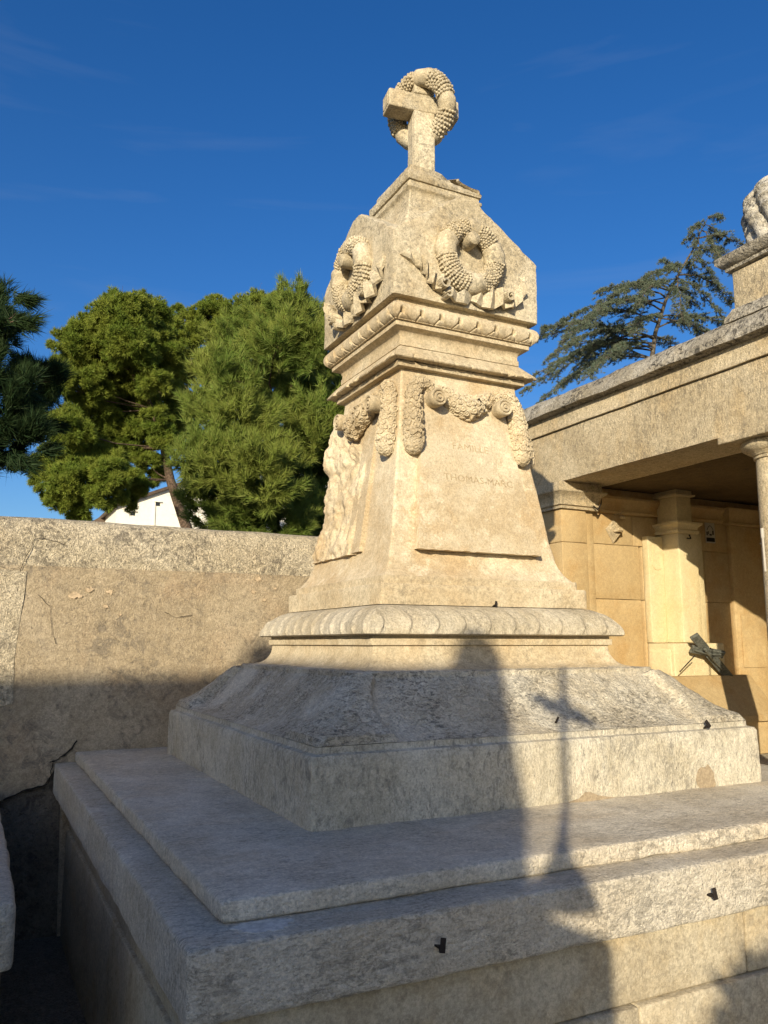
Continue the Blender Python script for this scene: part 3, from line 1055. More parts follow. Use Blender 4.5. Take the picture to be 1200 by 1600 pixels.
# --- cap with a necking, its top edge broken away on the right
def brk(side, u, i, s, z):
    d = 0.0
    if z > 1.153 and side in (0, 1):
        along = u if side == 0 else 1.0
        k = sm(-.25, .95, along if side == 0 else .8)
        d = -k * (.055 * sm(1.16, 1.20, z) + .010) * (.75 + .5 * noise.noise((u * 5, z * 60, side))) * (1 if z > 1.158 else .4)
    d += .001 * noise.fractal((u * 9, z * 90, side), .8, 2, 3)
    return (d, -.012 * sm(.2, .9, u) * sm(1.17, 1.2, z) if side == 0 else 0)
CAPX, CAPY = CX + .002, CY + .006
bm = bmesh.new()
square_lathe(bm, [(.150, .970), (.124, 1.035), (.113, 1.066), (.1055, 1.092), (.1015, 1.112), (.1025, 1.122), (.1065, 1.127), (.1095, 1.130), (.1098, 1.1365), (.1045, 1.138), (.1045, 1.1495)], CAPX, CAPY, n=50, r=.003, amp=.0014, chip=1.6, step=.006)
obj('cap_necking', bm, M['crown'], tomb)
bm = bmesh.new()
square_lathe(bm, [(.1045, 1.1497), (.109, 1.1505), (.112, 1.158), (.112, 1.170), (.108, 1.1735), (.102, 1.178), (.0985, 1.186), (.0975, 1.197), (.06, 1.203), (.03, 1.205)], CAPX, CAPY, n=80, r=.003, amp=.0011, chip=1.2, step=.006, fn=brk, cap_bot=True)
obj('cap', bm, M['crown'], tomb, smooth=30)

# --- cross with a wreath hung over it
XC = (.990, 1.727)
XR = math.radians(-9)
def xrot(bm):
    ca, sa = math.cos(XR), math.sin(XR)
    for v in bm.verts:
        x, y = v.co.x, v.co.y
        v.co.x, v.co.y = XC[0] + x * ca - y * sa, XC[1] + x * sa + y * ca
bm = bmesh.new()
rbox(bm, -.0295, .0295, -.0285, .0285, 1.195, 1.4105, res=.012, r=.0045, amp=.0012, seed=1.5)
rbox(bm, -.0290, .0290, -.0284, .0284, 1.4635, 1.508, res=.012, r=.0045, amp=.0012, seed=2.5)
rbox(bm, -.101, .101, -.0283, .0283, 1.4107, 1.4632, res=.012, r=.0045, amp=.0012, seed=3.5)
xrot(bm)
cross = obj('cross', bm, M['crown'], tomb)
bm = bmesh.new()          # sunk borders: raised fields on stem and arms
for s_ in (-1, 1):
    box(bm, -.019, .019, s_ * .0288 - .0012, s_ * .0288 + .0012, 1.215, 1.395)
    box(bm, s_ * .0298 - .0012, s_ * .0298 + .0012, -.0185, .0185, 1.215, 1.395)
    box(bm, .042 * s_ - .0 if s_ > 0 else -.09, .09 if s_ > 0 else -.042, -.018, .018, 1.4095, 1.4115)
    box(bm, s_ * .1012 - .001, s_ * .1012 + .001, -.019, .019, 1.420, 1.454)
xrot(bm)
obj('raised_field', bm, M['crown'], cross)
th = math.radians(-60)
ax_u = Vector((math.cos(th), math.sin(th), -.10)).normalized()
ax_v = Vector((.06, -.72, 1)).normalized()
ax_n = ax_u.cross(ax_v).normalized(); ax_v = ax_n.cross(ax_u)
if ax_n.y > 0: ax_n = -ax_n
obj('wreath', wreath_bm(Vector((.988, 1.722, 1.430)), .080, .0245, ax_u, ax_v, ax_n, 8, ((10, 62), (95, 128), (150, 215), (300, 345)), br=.0052, full=True), M['crown'], cross, smooth=50)

# --- small iron hooks left in the stone
def hook(p, nrm, size=.016, twist=0.0):
    bm = bmesh.new()
    nrm = Vector(nrm).normalized(); size *= .82
    up = Vector((0, 0, 1)); side = nrm.cross(up)
    if side.length < .1: side = Vector((1, 0, 0)); up = Vector((0, 1, 0))
    side.normalize()
    a = side * math.cos(twist) + up * math.sin(twist)
    b = up * math.cos(twist) - side * math.sin(twist)
    pts = [p - nrm * .01 + b * 0, p + nrm * size * .7, p + nrm * size * .95 - b * size * .25 , p + nrm * size * .8 + b * size * .75]
    F = []
    for q in pts:
        F.append([bm.verts.new(q + a * size * .28 + b * size * .08), bm.verts.new(q - a * size * .28 + b * size * .08), bm.verts.new(q - a * size * .28 - b * size * .08), bm.verts.new(q + a * size * .28 - b * size * .08)])
    for i in range(3):
        for k in range(4):
            bm.faces.new((F[i][k], F[i][(k + 1) % 4], F[i + 1][(k + 1) % 4], F[i + 1][k]))
    bm.faces.new(F[0][::-1]); bm.faces.new(F[-1])
    return obj('iron_hook', bm, M['iron'], tomb, smooth=False)
hook(at(683, 1477, .884), (0, -1, 0), .017, .2)
hook(at(1107, 1397, .884), (0, -1, 0), .017, -.1)
hook(at(868, 1130, 1.255), (0, -.6, .8), .011, .6)
hook(at(1068, 1106, 1.285), (0, -.6, .8), .018, 1.9)
hook(at(1100, 1137, 1.228), (0, -.9, .4), .019, -.6)
hook(at(771, 948, CY - .268), (0, -.9, .4), .013, .3)
hook(at(743, 632, 1.535), (0, -1, .2), .022, 2.2)
hook(at(742, 771, 1.525), (0, -1, 0), .006, .4)
hook(Vector((1.262, 1.49, .083)), (.3, -.4, .8), .009, .3)
hook(at(781, 296, CY - .10), (0, -1, 0), .004, .3) if False else None
# ================================================================== cemetery wall behind the monument
wall = thing('cemetery_wall', 'low roughcast cemetery wall with a paler rounded coping, running behind the monument', 'wall', (-1.0, WALL_Y + .09, GROUND))
WX0, WX1 = -5.0, 1.924
def wall_grid(rows_fn, x0, x1, step, mat, name, amp, close_back, kind=None):
    n = int((x1 - x0) / step)
    bm = bmesh.new()
    cols_ = []
    for i in range(n + 1):
        x = x0 + (x1 - x0) * i / n
        c = []
        for (y, z) in rows_fn(x):
            e = noise.fractal((x * 7, y * 7, z * 7), .8, 2, 5) * amp
            c.append(bm.verts.new((x, y - e, z + e * .5)))
        cols_.append(c)
    m = len(cols_[0])
    for i in range(n):
        for k in range(m - 1):
            bm.faces.new((cols_[i][k], cols_[i + 1][k], cols_[i + 1][k + 1], cols_[i][k + 1]))
        if close_back:
            bm.faces.new((cols_[i][m - 1], cols_[i + 1][m - 1], cols_[i + 1][0], cols_[i][0]))
    bm.faces.new(cols_[0]); bm.faces.new(cols_[-1][::-1])
    return obj(name, bm, mat, wall, smooth=50, kind=kind)
bm = bmesh.new(); box(bm, WX0, WX1, WALL_Y + .0165, WALL_Y + .168, GROUND - .02, .1995)
core = obj('rubble_core', bm, M['rubble'], wall, smooth=False)
# broken lower edge of the render coat, down by the left tomb
edge_px = [(-40, 1262), (5, 1250), (22, 1243), (34, 1236), (46, 1232), (60, 1229), (72, 1226), (78, 1214), (83, 1203), (90, 1198)]
EDGE = [(at(px, py, WALL_Y).x, at(px, py, WALL_Y).z) for px, py in edge_px]
def zlow(x):
    if x < EDGE[0][0]: return EDGE[0][1] + .02 * nz(x, 1, 2, 6)
    if x > EDGE[-1][0]: return GROUND if x > EDGE[-1][0] + .012 else EDGE[-1][1] - .02
    return inter([(a, b) for a, b in EDGE], x) + .006 * nz(x, 1, 2, 60)
def coat(x):
    z0 = zlow(x)
    rows = [(WALL_Y + .016, z0 - .002), (WALL_Y + .003, z0)]
    for k in range(1, 15):
        rows.append((WALL_Y, z0 + (.207 - z0) * k / 14))
    return rows + [(WALL_Y + .003, .2085 + .002 * nz(x, 5, 1, 30)), (WALL_Y + .016, .2085)]
wall_grid(coat, WX0, WX1, .014, M['stucco'], 'render_coat', .0022, True)
def cop(x):
    w = .004 * nz(x, 0, 7, 2.5)
    return [(WALL_Y + .17, .2005), (WALL_Y + .0035, .2005), (WALL_Y + .002, .222), (WALL_Y + .008, .262), (WALL_Y + .018, .298 + w), (WALL_Y + .030, .326 + w), (WALL_Y + .045, .340 + w),
            (WALL_Y + .075, .348 + w), (WALL_Y + .12, .345 + w), (WALL_Y + .155, .33 + w), (WALL_Y + .172, .30 + w), (WALL_Y + .172, .21)]
wall_grid(cop, WX0, WX1, .022, M['coping'], 'coping', .0028, True)
def crack(pxs, yoff=-.0045, w=.0016, parent=wall, y=WALL_Y):
    bm = bmesh.new()
    pts = []
    for k in range(len(pxs) - 1):
        for t in (0, .33, .66):
            pts.append((pxs[k][0] + (pxs[k + 1][0] - pxs[k][0]) * t, pxs[k][1] + (pxs[k + 1][1] - pxs[k][1]) * t))
    pts.append(pxs[-1])
    rnd = random.Random(len(pxs) * 7)
    P3 = []
    for i, (px, py) in enumerate(pts):
        p = at(px, py, y)
        yo = yoff + (sm(.222, .30, p.z) * .018 if p.z > .2085 else 0)
        p = at(px + rnd.uniform(-1.2, 1.2), py + rnd.uniform(-1.2, 1.2), y + yo)
        P3.append(p)
    tube(bm, P3, [w * (.4 + .8 * rnd.random()) for _ in P3], 5)
    return obj('crack', bm, M['crack'], parent, smooth=False)
crack([(32, 892), (40, 872), (47, 858), (55, 842), (70, 841), (88, 846), (99, 851)], w=.0009)
crack([(99, 851), (104, 845), (110, 842)], w=.0009)
crack([(0, 884), (14, 889), (30, 888)], w=.0006)
crack([(258, 956), (275, 965), (300, 962)], w=.0007)
crack([(60, 930), (78, 948), (82, 985), (88, 1005)], w=.0007)
crack([(78, 1190), (86, 1188), (100, 1180), (112, 1170), (121, 1158)], w=.0028, yoff=-.003)
crack([(5, 1251), (34, 1237), (60, 1230), (74, 1226), (79, 1212), (82, 1192)], w=.0022, yoff=-.002)
bm = bmesh.new()
poly = [at(px, py, WALL_Y) for px, py in ((-30, 886), (42, 893), (38, 930), (30, 975), (22, 1030), (20, 1100), (-30, 1110))]
prism(bm, [(p.x, p.z) for p in poly][::-1], 1, WALL_Y - .0022, WALL_Y + .002)
obj('render_repair', bm, M['coping'], wall, smooth=False, label='smoother paler repair strip at the left end of the wall')

M['spall'] = plain('bare_render', (.50, .385, .25), .95, 0, .25, 60, .5)
for k, (px, py, r_) in enumerate(((118, 930, .016), (140, 922, .013), (172, 925, .011), (166, 948, .008), (404, 905, .012), (412, 938, .009), (396, 925, .008), (430, 920, .007), (188, 960, .006))):
    p = at(px, py, WALL_Y)
    bm = bmesh.new(); prism(bm, blob(p.x, p.z, r_ * .8, r_ * .55, 15, k, .6), 1, WALL_Y - .0028, WALL_Y + .002)
    obj('bare_patch', bm, M['spall'], wall, smooth=False)
# ================================================================== neighbouring tomb at the left edge
nb = thing('stone_tomb', 'grey stone tomb slab cut by the left edge, beside the dark gap', 'tomb', (-.5, 1.8, GROUND))
bm = bmesh.new(); rbox(bm, -1.3, .086, 1.30, WALL_Y - .02, -.45, -.355, res=.04, r=.012, amp=.003, seed=11)
obj('cover_slab', bm, M['slab'], nb)
bm = bmesh.new(); rbox(bm, -1.28, .072, 1.32, WALL_Y - .02, GROUND - .01, -.451, res=.06, r=.004, amp=.002, seed=12)
obj('chest', bm, M['plinth'], nb)

# ================================================================== colonnaded tomb on the right
XF, YE = 1.933, 2.37
por = thing('portico_tomb', 'honey stone colonnaded tomb with deep entablature and a shadowed interior', 'mausoleum', (2.6, 1.4, GROUND))
def rect_lathe(bm, prof, x0, x1, y0, y1, step=.05, amp=.001, seed=0):
    """(offset, z) profile swept round a rectangle"""
    rings = []
    for (o, z) in dense(prof, .03):
        ring = []
        X0, X1, Y0, Y1 = x0 - o, x1 + o, y0 - o, y1 + o
        def seg(a, b):
            L = math.hypot(b[0] - a[0], b[1] - a[1]); n = max(2, int(math.hypot(x1 - x0, y1 - y0) / step / 2))
            for k in range(n):
                t = k / n
                p = Vector((a[0] + (b[0] - a[0]) * t, a[1] + (b[1] - a[1]) * t, z))
                e = noise.fractal((p.x * 12 + seed, p.y * 12, p.z * 12), .8, 2, 4) * amp
                cx_, cy_ = (x0 + x1) / 2, (y0 + y1) / 2
                ring.append(bm.verts.new((p.x + math.copysign(e, p.x - cx_), p.y + math.copysign(e, p.y - cy_), p.z + e)))
        seg((X0, Y0), (X1, Y0)); seg((X1, Y0), (X1, Y1)); seg((X1, Y1), (X0, Y1)); seg((X0, Y1), (X0, Y0))
        rings.append(ring)
    m = len(rings[0])
    for i in range(len(rings) - 1):
        for k in range(m):
            bm.faces.new((rings[i][k], rings[i][(k + 1) % m], rings[i + 1][(k + 1) % m], rings[i + 1][k]))
    bm.faces.new(rings[-1]); bm.faces.new(rings[0][::-1])

FLOOR = -.40
EY0, EY1 = .25, 2.525
# ashlar end wall, block by block
ew = obj('end_wall', (lambda b: (box(b, 2.09, 3.40, YE + .022, YE + .155, FLOOR, .598), b)[1])(bmesh.new()), M['rubble'], por, smooth=False)
courses = [(FLOOR, -.155), (-.1535, .166), (.1675, .378), (.3795, .4985), (.500, .5985)]
splits = [[2.10, 2.55, 3.0, 3.40], [2.10, 2.351, 2.83, 3.40], [2.10, 2.351, 2.70, 3.40], [2.10, 2.31, 2.78, 3.40], [2.10, 2.50, 3.0, 3.40]]
for ci, ((z0, z1), xs) in enumerate(zip(courses, splits)):
    for a, b_ in zip(xs[:-1], xs[1:]):
        bm = bmesh.new(); rbox(bm, a + .0007, b_ - (.0007 if abs(b_ - 2.351) > 1e-6 else .014), YE + .0006 * ((ci * 7 + int(a * 100)) % 4), YE + .03, z0, z1, res=.07, r=.0022, amp=.0009, seed=ci + a)
        obj('stone_block', bm, M['ochre'], ew)
# corner pier with its fillet, base and capital
def bx(name, x0, x1, y0, y1, z0, z1, mat, parent, res=.06, r=.003, amp=.001, seed=0.0, **k):
    bm = bmesh.new(); rbox(bm, x0, x1, y0, y1, z0, z1, res=res, r=r, amp=amp, seed=seed)
    return obj(name, bm, mat, parent, **k)
pier = bx('corner_pier', 1.934, 2.055, 2.346, 2.53, FLOOR, .372, M['ochre'], por, seed=1)
bx('pier_block', 1.9345, 2.0545, 2.3465, 2.5295, .3735, .497, M['ochre'], pier, seed=2)
bx('pier_fillet', 2.0555, 2.098, 2.358, 2.50, FLOOR, .498, M['ochre'], pier, seed=3)
bm = bmesh.new()
rect_lathe(bm, [(.002, .4975), (.010, .4985), (.011, .505), (.006, .507), (.006, .510), (.014, .512), (.015, .518), (.009, .520), (.010, .532), (.020, .550), (.034, .560), (.035, .5665), (.022, .568), (.020, .599)], 1.934, 2.098, 2.346, 2.53, amp=.0008)
obj('capital', bm, M['entab'], pier)
# second pilaster further inside, and the string moulding between
pl2 = bx('pilaster', 2.842, 3.03, 2.352, 2.372, FLOOR, .495, M['ochre'], por, seed=4)
bx('raised_panel', 2.868, 3.005, 2.3475, 2.3515, -.10, .12, M['ochre'], pl2, seed=5)
bm = bmesh.new()
rect_lathe(bm, [(.002, .4955), (.012, .498), (.013, .506), (.007, .509), (.012, .532), (.028, .556), (.029, .566), (.015, .568)], 2.842, 3.03, 2.352, 2.372, amp=.0006)
obj('capital', bm, M['ochre'], pl2)
bm = bmesh.new()
prism(bm, [(YE + .01, .500), (YE - .008, .502), (YE - .010, .512), (YE - .004, .515), (YE - .008, .535), (YE - .024, .556), (YE - .024, .566), (YE + .01, .568)], 0, 2.135, 2.812)
obj('string_moulding', bm, M['ochre'], por, smooth=30)
# architrave, upper band, corona
def beam(name, prof, y0, y1, mat, amp=.0012, step=.03, far_off=None, label=None):
    """prof: (x, z) closed outline swept along Y; every point keeps its own far-end offset"""
    bm = bmesh.new()
    pr = []
    for a, b_ in zip(prof, prof[1:] + prof[:1]):
        L = math.hypot(b_[0] - a[0], b_[1] - a[1]); n = max(1, min(8, int(L / .03)))
        for k in range(n): pr.append((a[0] + (b_[0] - a[0]) * k / n, a[1] + (b_[1] - a[1]) * k / n))
    n = int((y1 - y0) / step)
    S = []
    for i in range(n + 1):
        row = []
        for (x, z) in pr:
            ye = y1 + (XF - min(x, XF)) * 1.0
            y = y0 + (ye - y0) * i / n
            e = noise.fractal((x * 9, y * 9, z * 9), .8, 2, 5) * amp
            row.append(bm.verts.new((x - e, y, z + e * .7)))
        S.append(row)
    m = len(pr)
    for i in range(n):
        for k in range(m):
            bm.faces.new((S[i][k], S[i + 1][k], S[i + 1][(k + 1) % m], S[i][(k + 1) % m]))
    bm.faces.new(S[0]); bm.faces.new(S[-1][::-1])
    return obj(name, bm, mat, por, smooth=40, label=label)
beam('architrave', [(XF, .600), (XF, .795), (2.16, .795), (2.16, .606), (2.15, .600)], EY0, EY1, M['entab'])
beam('frieze_band', [(1.9225, .7975), (1.9215, .8045), (1.9235, .812), (1.925, .848), (1.925, .857), (2.16, .857), (2.16, .7975)], EY0, EY1, M['entab'])
beam('corona', [(1.889, .8625), (1.888, .876), (1.896, .892), (1.906, .912), (1.924, .930), (1.96, .944), (2.20, .956), (2.20, .857), (1.925, .8585), (1.910, .861)], EY0, EY1, M['cornice'], amp=.0035, step=.02)
bx('roof_slab', 2.162, 3.55, EY0, EY1, .70, .90, M['entab'], por, res=.2)
bx('ceiling', 2.155, 3.42, EY0 + .02, YE + .14, .5995, .69, M['ceilshade'], por, res=.1)
bx('back_wall', 3.405, 3.55, EY0, EY1, FLOOR, .698, M['ochre'], por, res=.1)
bx('end_wall', 2.0, 3.40, EY0, EY0 + .15, FLOOR, .598, M['ochre'], por, res=.1)
bx('podium', 1.90, 3.56, EY0 - .02, EY1 + .03, GROUND - .02, FLOOR - .002, M['plinth'], por, res=.08)
for yc in (1.515, .62):
    bm = bmesh.new()
    lathe(bm, [(.066, FLOOR), (.068, FLOOR + .02), (.060, FLOOR + .04), (.0575, FLOOR + .05), (.0572, -.1), (.0555, .2), (.0525, .525)], 2.042, yc, 40, .0006)
    cs = obj('column', bm, M['entab'], por, smooth=40)
    bm = bmesh.new()
    lathe(bm, [(.0528, .5255), (.0575, .5275), (.0580, .532), (.0555, .534), (.0555, .536), (.060, .5375), (.0615, .541), (.075, .548), (.088, .558), (.0925, .568), (.0905, .576), (.085, .5765)], 2.042, yc, 40, .0008)
    obj('echinus', bm, M['entab'], cs, smooth=40)
    bx('abacus', 2.042 - .118, 2.042 + .10, yc - .100, yc + .100, .577, .5992, M['entab'], cs, res=.03, r=.003, seed=yc)
bm = bmesh.new()
p0, p1 = at(1191, 829, 1.43), at(1196, 893, 1.43)
tube(bm, [p0, p0.lerp(p1, .5), p1], .0028, 8); tube(bm, [p0 + Vector((0, 0, .006)), p0 - Vector((0, 0, .02))], .0045, 8)
pm = p0.lerp(p1, .3); tube(bm, [pm, pm + Vector((.04, .04, .004))], .002, 6)
obj('metal_rod', bm, M['paper'], por)
# attic pedestal on the cornice
pd = bx('attic_pedestal', 1.940, 2.32, 1.16, 1.535, .93, 1.088, M['entab'], por, res=.04, seed=7)
bm = bmesh.new(); rect_lathe(bm, [(.022, .93), (.020, .945), (.008, .962), (.003, .972)], 1.940, 2.32, 1.16, 1.535, amp=.0015)
obj('pedestal_base', bm, M['cornice'], pd)
bm = bmesh.new(); rect_lathe(bm, [(.002, 1.0885), (.012, 1.0905), (.013, 1.100), (.020, 1.103), (.032, 1.116), (.033, 1.132), (.026, 1.137), (.0, 1.139)], 1.940, 2.32, 1.16, 1.535, amp=.002)
obj('pedestal_cap', bm, M['cornice'], pd)

# draped figure on the pedestal
st = thing('statue', 'weathered draped stone figure on the pedestal above the portico, cut by the right edge', 'statue', (2.03, 1.412, 1.14))
bm = bmesh.new()
prof = [(.094, 1.1395), (.096, 1.17), (.101, 1.21), (.107, 1.25), (.106, 1.275), (.100, 1.30), (.086, 1.322), (.062, 1.345), (.035, 1.362), (.008, 1.368)]
dp = dense(prof, .006)
n = 96
rings = []
for (r_, z) in dp:
    ring = []
    for k in range(n):
        a = 2 * math.pi * k / n
        hang = 1 - sm(1.16, 1.36, z)
        sw = 7 * a + 34 * (z - 1.14) + 1.6 * math.sin(2 * a + 1)
        fold = abs(math.sin(sw * .5)) ** .7
        rr = r_ * (1 + .26 * (.35 + .65 * hang) * (fold - .7) + .05 * noise.noise((math.cos(a) * 2, math.sin(a) * 2, z * 9)))
        # cloth hanging in curved swags between the shoulders
        c_ = 1.335 - .055 * (1 - math.cos((a - 3.3) * 1.6))
        for q in range(4):
            rr += .009 * math.exp(-((z - (c_ - q * .032)) / .007) ** 2) * (1 if abs(a - 3.5) < 1.9 else 0)
        ring.append(bm.verts.new((2.03 + rr * math.cos(a) * .92, 1.412 + rr * math.sin(a) * 1.0, z)))
    rings.append(ring)
for i in range(len(rings) - 1):
    for k in range(n):
        bm.faces.new((rings[i][k], rings[i][(k + 1) % n], rings[i + 1][(k + 1) % n], rings[i + 1][k]))
bm.faces.new(rings[-1]); bm.faces.new(rings[0][::-1])
obj('drapery', bm, M['bust'], st, smooth=50)

# stele standing against the end wall
se = thing('stele', 'bright yellow stone stele with narrow pillar top against the end wall of the portico', 'grave marker', (2.48, 2.30, -.125))
Y = M['steleyel']
bx('pedestal', 2.352, 2.62, 2.232, 2.366, -.40, .000, Y, se, res=.03, r=.005, amp=.002, seed=1)
bx('pedestal_block', 2.350, 2.442, 2.246, 2.36, -.12, -.022, Y, se, res=.03, r=.006, amp=.0025, seed=2)
bx('body', 2.433, 2.535, 2.255, 2.366, .002, .425, Y, se, res=.025, r=.003, amp=.0022, seed=3)
bx('side_wing', 2.352, 2.4325, 2.335, 2.367, .0015, .418, Y, se, res=.03, r=.003, amp=.0012, seed=4)
bx('side_wing', 2.5355, 2.612, 2.300, 2.367, .0015, .44, Y, se, res=.03, r=.003, amp=.0012, seed=5)
def drop_panel(x0, x1, z0, z1, y):
    bm = bmesh.new()
    cx_, hw = (x0 + x1) / 2, (x1 - x0) / 2
    pts = []
    for k in range(17):
        a = math.pi + math.pi * k / 16
        pts.append((cx_ + hw * math.cos(a), z0 + hw * .9 + hw * .9 * math.sin(a)))
    pts += [(cx_ + hw * .35, z1), (cx_ - hw * .35, z1)]
    prism(bm, pts, 1, y - .004, y + .002)
    return obj('torch_relief', bm, Y, se, smooth=30)
drop_panel(2.368, 2.418, .285, .412, 2.335)
drop_panel(2.548, 2.600, .30, .435, 2.300)
bm = bmesh.new()
rect_lathe(bm, [(.001, .4255), (.006, .428), (.007, .438), (.002, .442), (.004, .452), (.016, .462), (.017, .4705), (.004, .473)], 2.433, 2.535, 2.255, 2.366, amp=.0008)
obj('body_cap', bm, Y, se)
bx('pillar', 2.440, 2.520, 2.262, 2.366, .4735, .572, Y, se, res=.03, r=.002, seed=6)
bm = bmesh.new()
rect_lathe(bm, [(.001, .5725), (.012, .575), (.013, .582), (.004, .584), (.003, .6025)], 2.440, 2.520, 2.262, 2.366, amp=.0008)
obj('pillar_cap', bm, Y, se)
hk = at(1074, 841, 2.25)
bm = bmesh.new(); tube(bm, [hk, hk + Vector((-.004, -.02, -.004)), hk + Vector((-.008, -.018, .012))], .003, 6)
obj('iron_hook', bm, M['iron'], se)

# sloping lid of the grave in front of the stele
ld = thing('grave_lid', 'sandstone grave with a steep sloping lid below the leaning crucifix', 'grave', (2.35, 2.15, FLOOR))
bm = bmesh.new()
n = 26
A, Bv, Cc, D_, E_ = [], [], [], [], []
for i in range(n + 1):
    x = 1.98 + (2.715 - 1.98) * i / n
    xs = x if i < n else 2.715
    e = .0015 * noise.noise((x * 20, 1, 2))
    A.append((x, 2.229, -.121)); Bv.append((x, 2.200, -.122 + e)); Cc.append((x, 2.080 + e, -.262)); D_.append((x, 2.078, -.282 + e)); E_.append((x, 2.229, -.282))
rows = []
for r_ in (A, Bv, Cc, D_, E_): rows.append([bm.verts.new(p) for p in r_])
for k in range(5):
    for i in range(n):
        bm.faces.new((rows[k][i], rows[k][i + 1], rows[(k + 1) % 5][i + 1], rows[(k + 1) % 5][i]))
bm.faces.new([r_[0] for r_ in rows]); bm.faces.new([r_[-1] for r_ in rows][::-1])
obj('lid', bm, M['ochre'], ld, smooth=20)
bx('chest', 1.99, 2.70, 2.092, 2.2285, FLOOR, -.2825, M['ochre'], ld, res=.05, seed=9)

# leaning crucifix on the lid
cr = thing('crucifix', 'small dark weathered crucifix leaning back on the grave lid against the stele', 'crucifix', (2.545, 2.19, -.12))
foot, top = at(1139, 1058, 2.212), at(1084, 993, 2.165)
ax = (top - foot).normalized(); L = (top - foot).length
armd = (at(1127, 1024, 2.165) - at(1070, 1014, 2.205)).normalized()
nrm = ax.cross(armd).normalized()
if nrm.y > 0: nrm = -nrm
def bar(bm, c0, c1, w, t):
    d = (c1 - c0).normalized(); s_ = d.cross(nrm).normalized()
    V = []
    for c in (c0, c1):
        for (a, b_) in ((-1, -1), (1, -1), (1, 1), (-1, 1)):
            V.append(bm.verts.new(c + s_ * w * a + nrm * t * b_))
    for f in ((0, 1, 2, 3), (7, 6, 5, 4), (0, 4, 5, 1), (1, 5, 6, 2), (2, 6, 7, 3), (3, 7, 4, 0)):
        bm.faces.new([V[k] for k in f])
bm = bmesh.new()
mid = foot + ax * L * .62
bar(bm, foot, mid - ax * .015, .0165, .007)
bar(bm, mid + ax * .015, top, .0165, .007)
bar(bm, mid - armd * .068, mid + armd * .068, .0150, .0072)
bmesh.ops.bevel(bm, geom=bm.edges[:], offset=.0022, segments=1, affect='EDGES')
obj('wooden_cross', bm, M['bronze'], cr, smooth=False)
bm = bmesh.new()
o_ = nrm * .011
tube(bm, [mid + ax * .028 + o_ * 1.5, mid + ax * .012 + o_, mid - ax * .03 + o_ * 1.3, mid - ax * .075 + o_, mid - ax * .105 + o_], [.0055, .0068, .006, .0045, .003], 8)
tube(bm, [mid - armd * .055 + ax * .006 + o_ * .9, mid - armd * .02 + o_, mid + armd * .02 + o_, mid + armd * .055 + ax * .006 + o_ * .9], [.003, .0045, .0045, .003], 6)
bead(bm, mid + ax * .034 + o_ * 1.5, .007)
obj('corpus', bm, M['bronze'], cr)
bm = bmesh.new()
tube(bm, [at(1062, 1050, 2.19), at(1086, 1024, 2.165)], .0022, 6)
obj('iron_pin', bm, M['iron'], cr)
bm = bmesh.new(); tube(bm, [mid + ax * .02 + armd * .018, mid + ax * .035 + armd * .034], .0024, 6)
obj('iron_pin', bm, M['iron'], cr)

# kite-shaped ornament hung on the end wall
kt = thing('wall_ornament', 'small kite-shaped stone ornament hung on the sunlit end wall, at the edge of the shadow', 'ornament', (2.205, 2.352, .385))
bm = bmesh.new()
K4 = [at(960, 812, 2.362), at(974, 830, 2.362), at(960, 849, 2.362), at(948, 826, 2.362)]
apx = [(p - Vector((2.203, 0, .432))) for p in K4]
f_ = [bm.verts.new((p.x, YE - .001, p.z)) for p in K4]
g_ = [bm.verts.new((2.203 + (p.x - 2.203) * .62, 2.346, .432 + (p.z - .432) * .62)) for p in K4]
for k in range(4): bm.faces.new((f_[k], f_[(k + 1) % 4], g_[(k + 1) % 4], g_[k]))
bm.faces.new(g_); bm.faces.new(f_[::-1])
obj('plaque', bm, M['entab'], kt, smooth=False)
bm = bmesh.new()
tube(bm, [Vector((2.187, 2.343, .425)), Vector((2.199, 2.335, .434)), Vector((2.215, 2.334, .434)), Vector((2.226, 2.342, .428))], [.004, .010, .009, .005], 8)
obj('scroll', bm, M['entab'], kt)
bm = bmesh.new()
h0 = at(968, 808, 2.35)
bead(bm, h0 + Vector((.008, -.006, 0)), .014, (1.2, .8, .7))
tube(bm, [Vector((h0.x - .01, YE, h0.z + .012)), h0 + Vector((-.004, -.012, .012)), h0 + Vector((.012, -.008, .022))], .0026, 6)
obj('bracket', bm, M['entab'], kt)

# notice pasted on the end wall
po = thing('poster', 'small pale notice with a black bar on the shaded end wall right of the stele', 'poster', (2.742, 2.3685, .418))
bm = bmesh.new(); box(bm, 2.712, 2.768, YE - .0035, YE - .0015, .415, .500)
obj('sheet', bm, M['paper'], po, smooth=False)
bm = bmesh.new(); box(bm, 2.716, 2.764, YE - .0046, YE - .0036, .420, .437)
for (a, b_, c, d) in ((2.718, 2.724, .446, .462), (2.727, 2.731, .452, .464), (2.735, 2.748, .446, .453), (2.752, 2.760, .450, .468)):
    box(bm, a, b_, YE - .0046, YE - .0036, c, d)
tube(bm, [Vector((2.722 + .036 * t, YE - .0042, .470 + .018 * math.sin(t * math.pi))) for t in [k / 10 for k in range(11)]], .0012, 4)
obj('print', bm, M['ink'], po, smooth=False)
cn = bmesh.new()
crn = [Vector((2.073, 2.325, .515)), Vector((2.085, 2.315, .50)), Vector((2.105, 2.318, .523)), Vector((2.112, 2.32, .545))]
tube(cn, crn, [.003, .004, .003, .001], 6)
obj('iron_hook', cn, M['iron'], por)

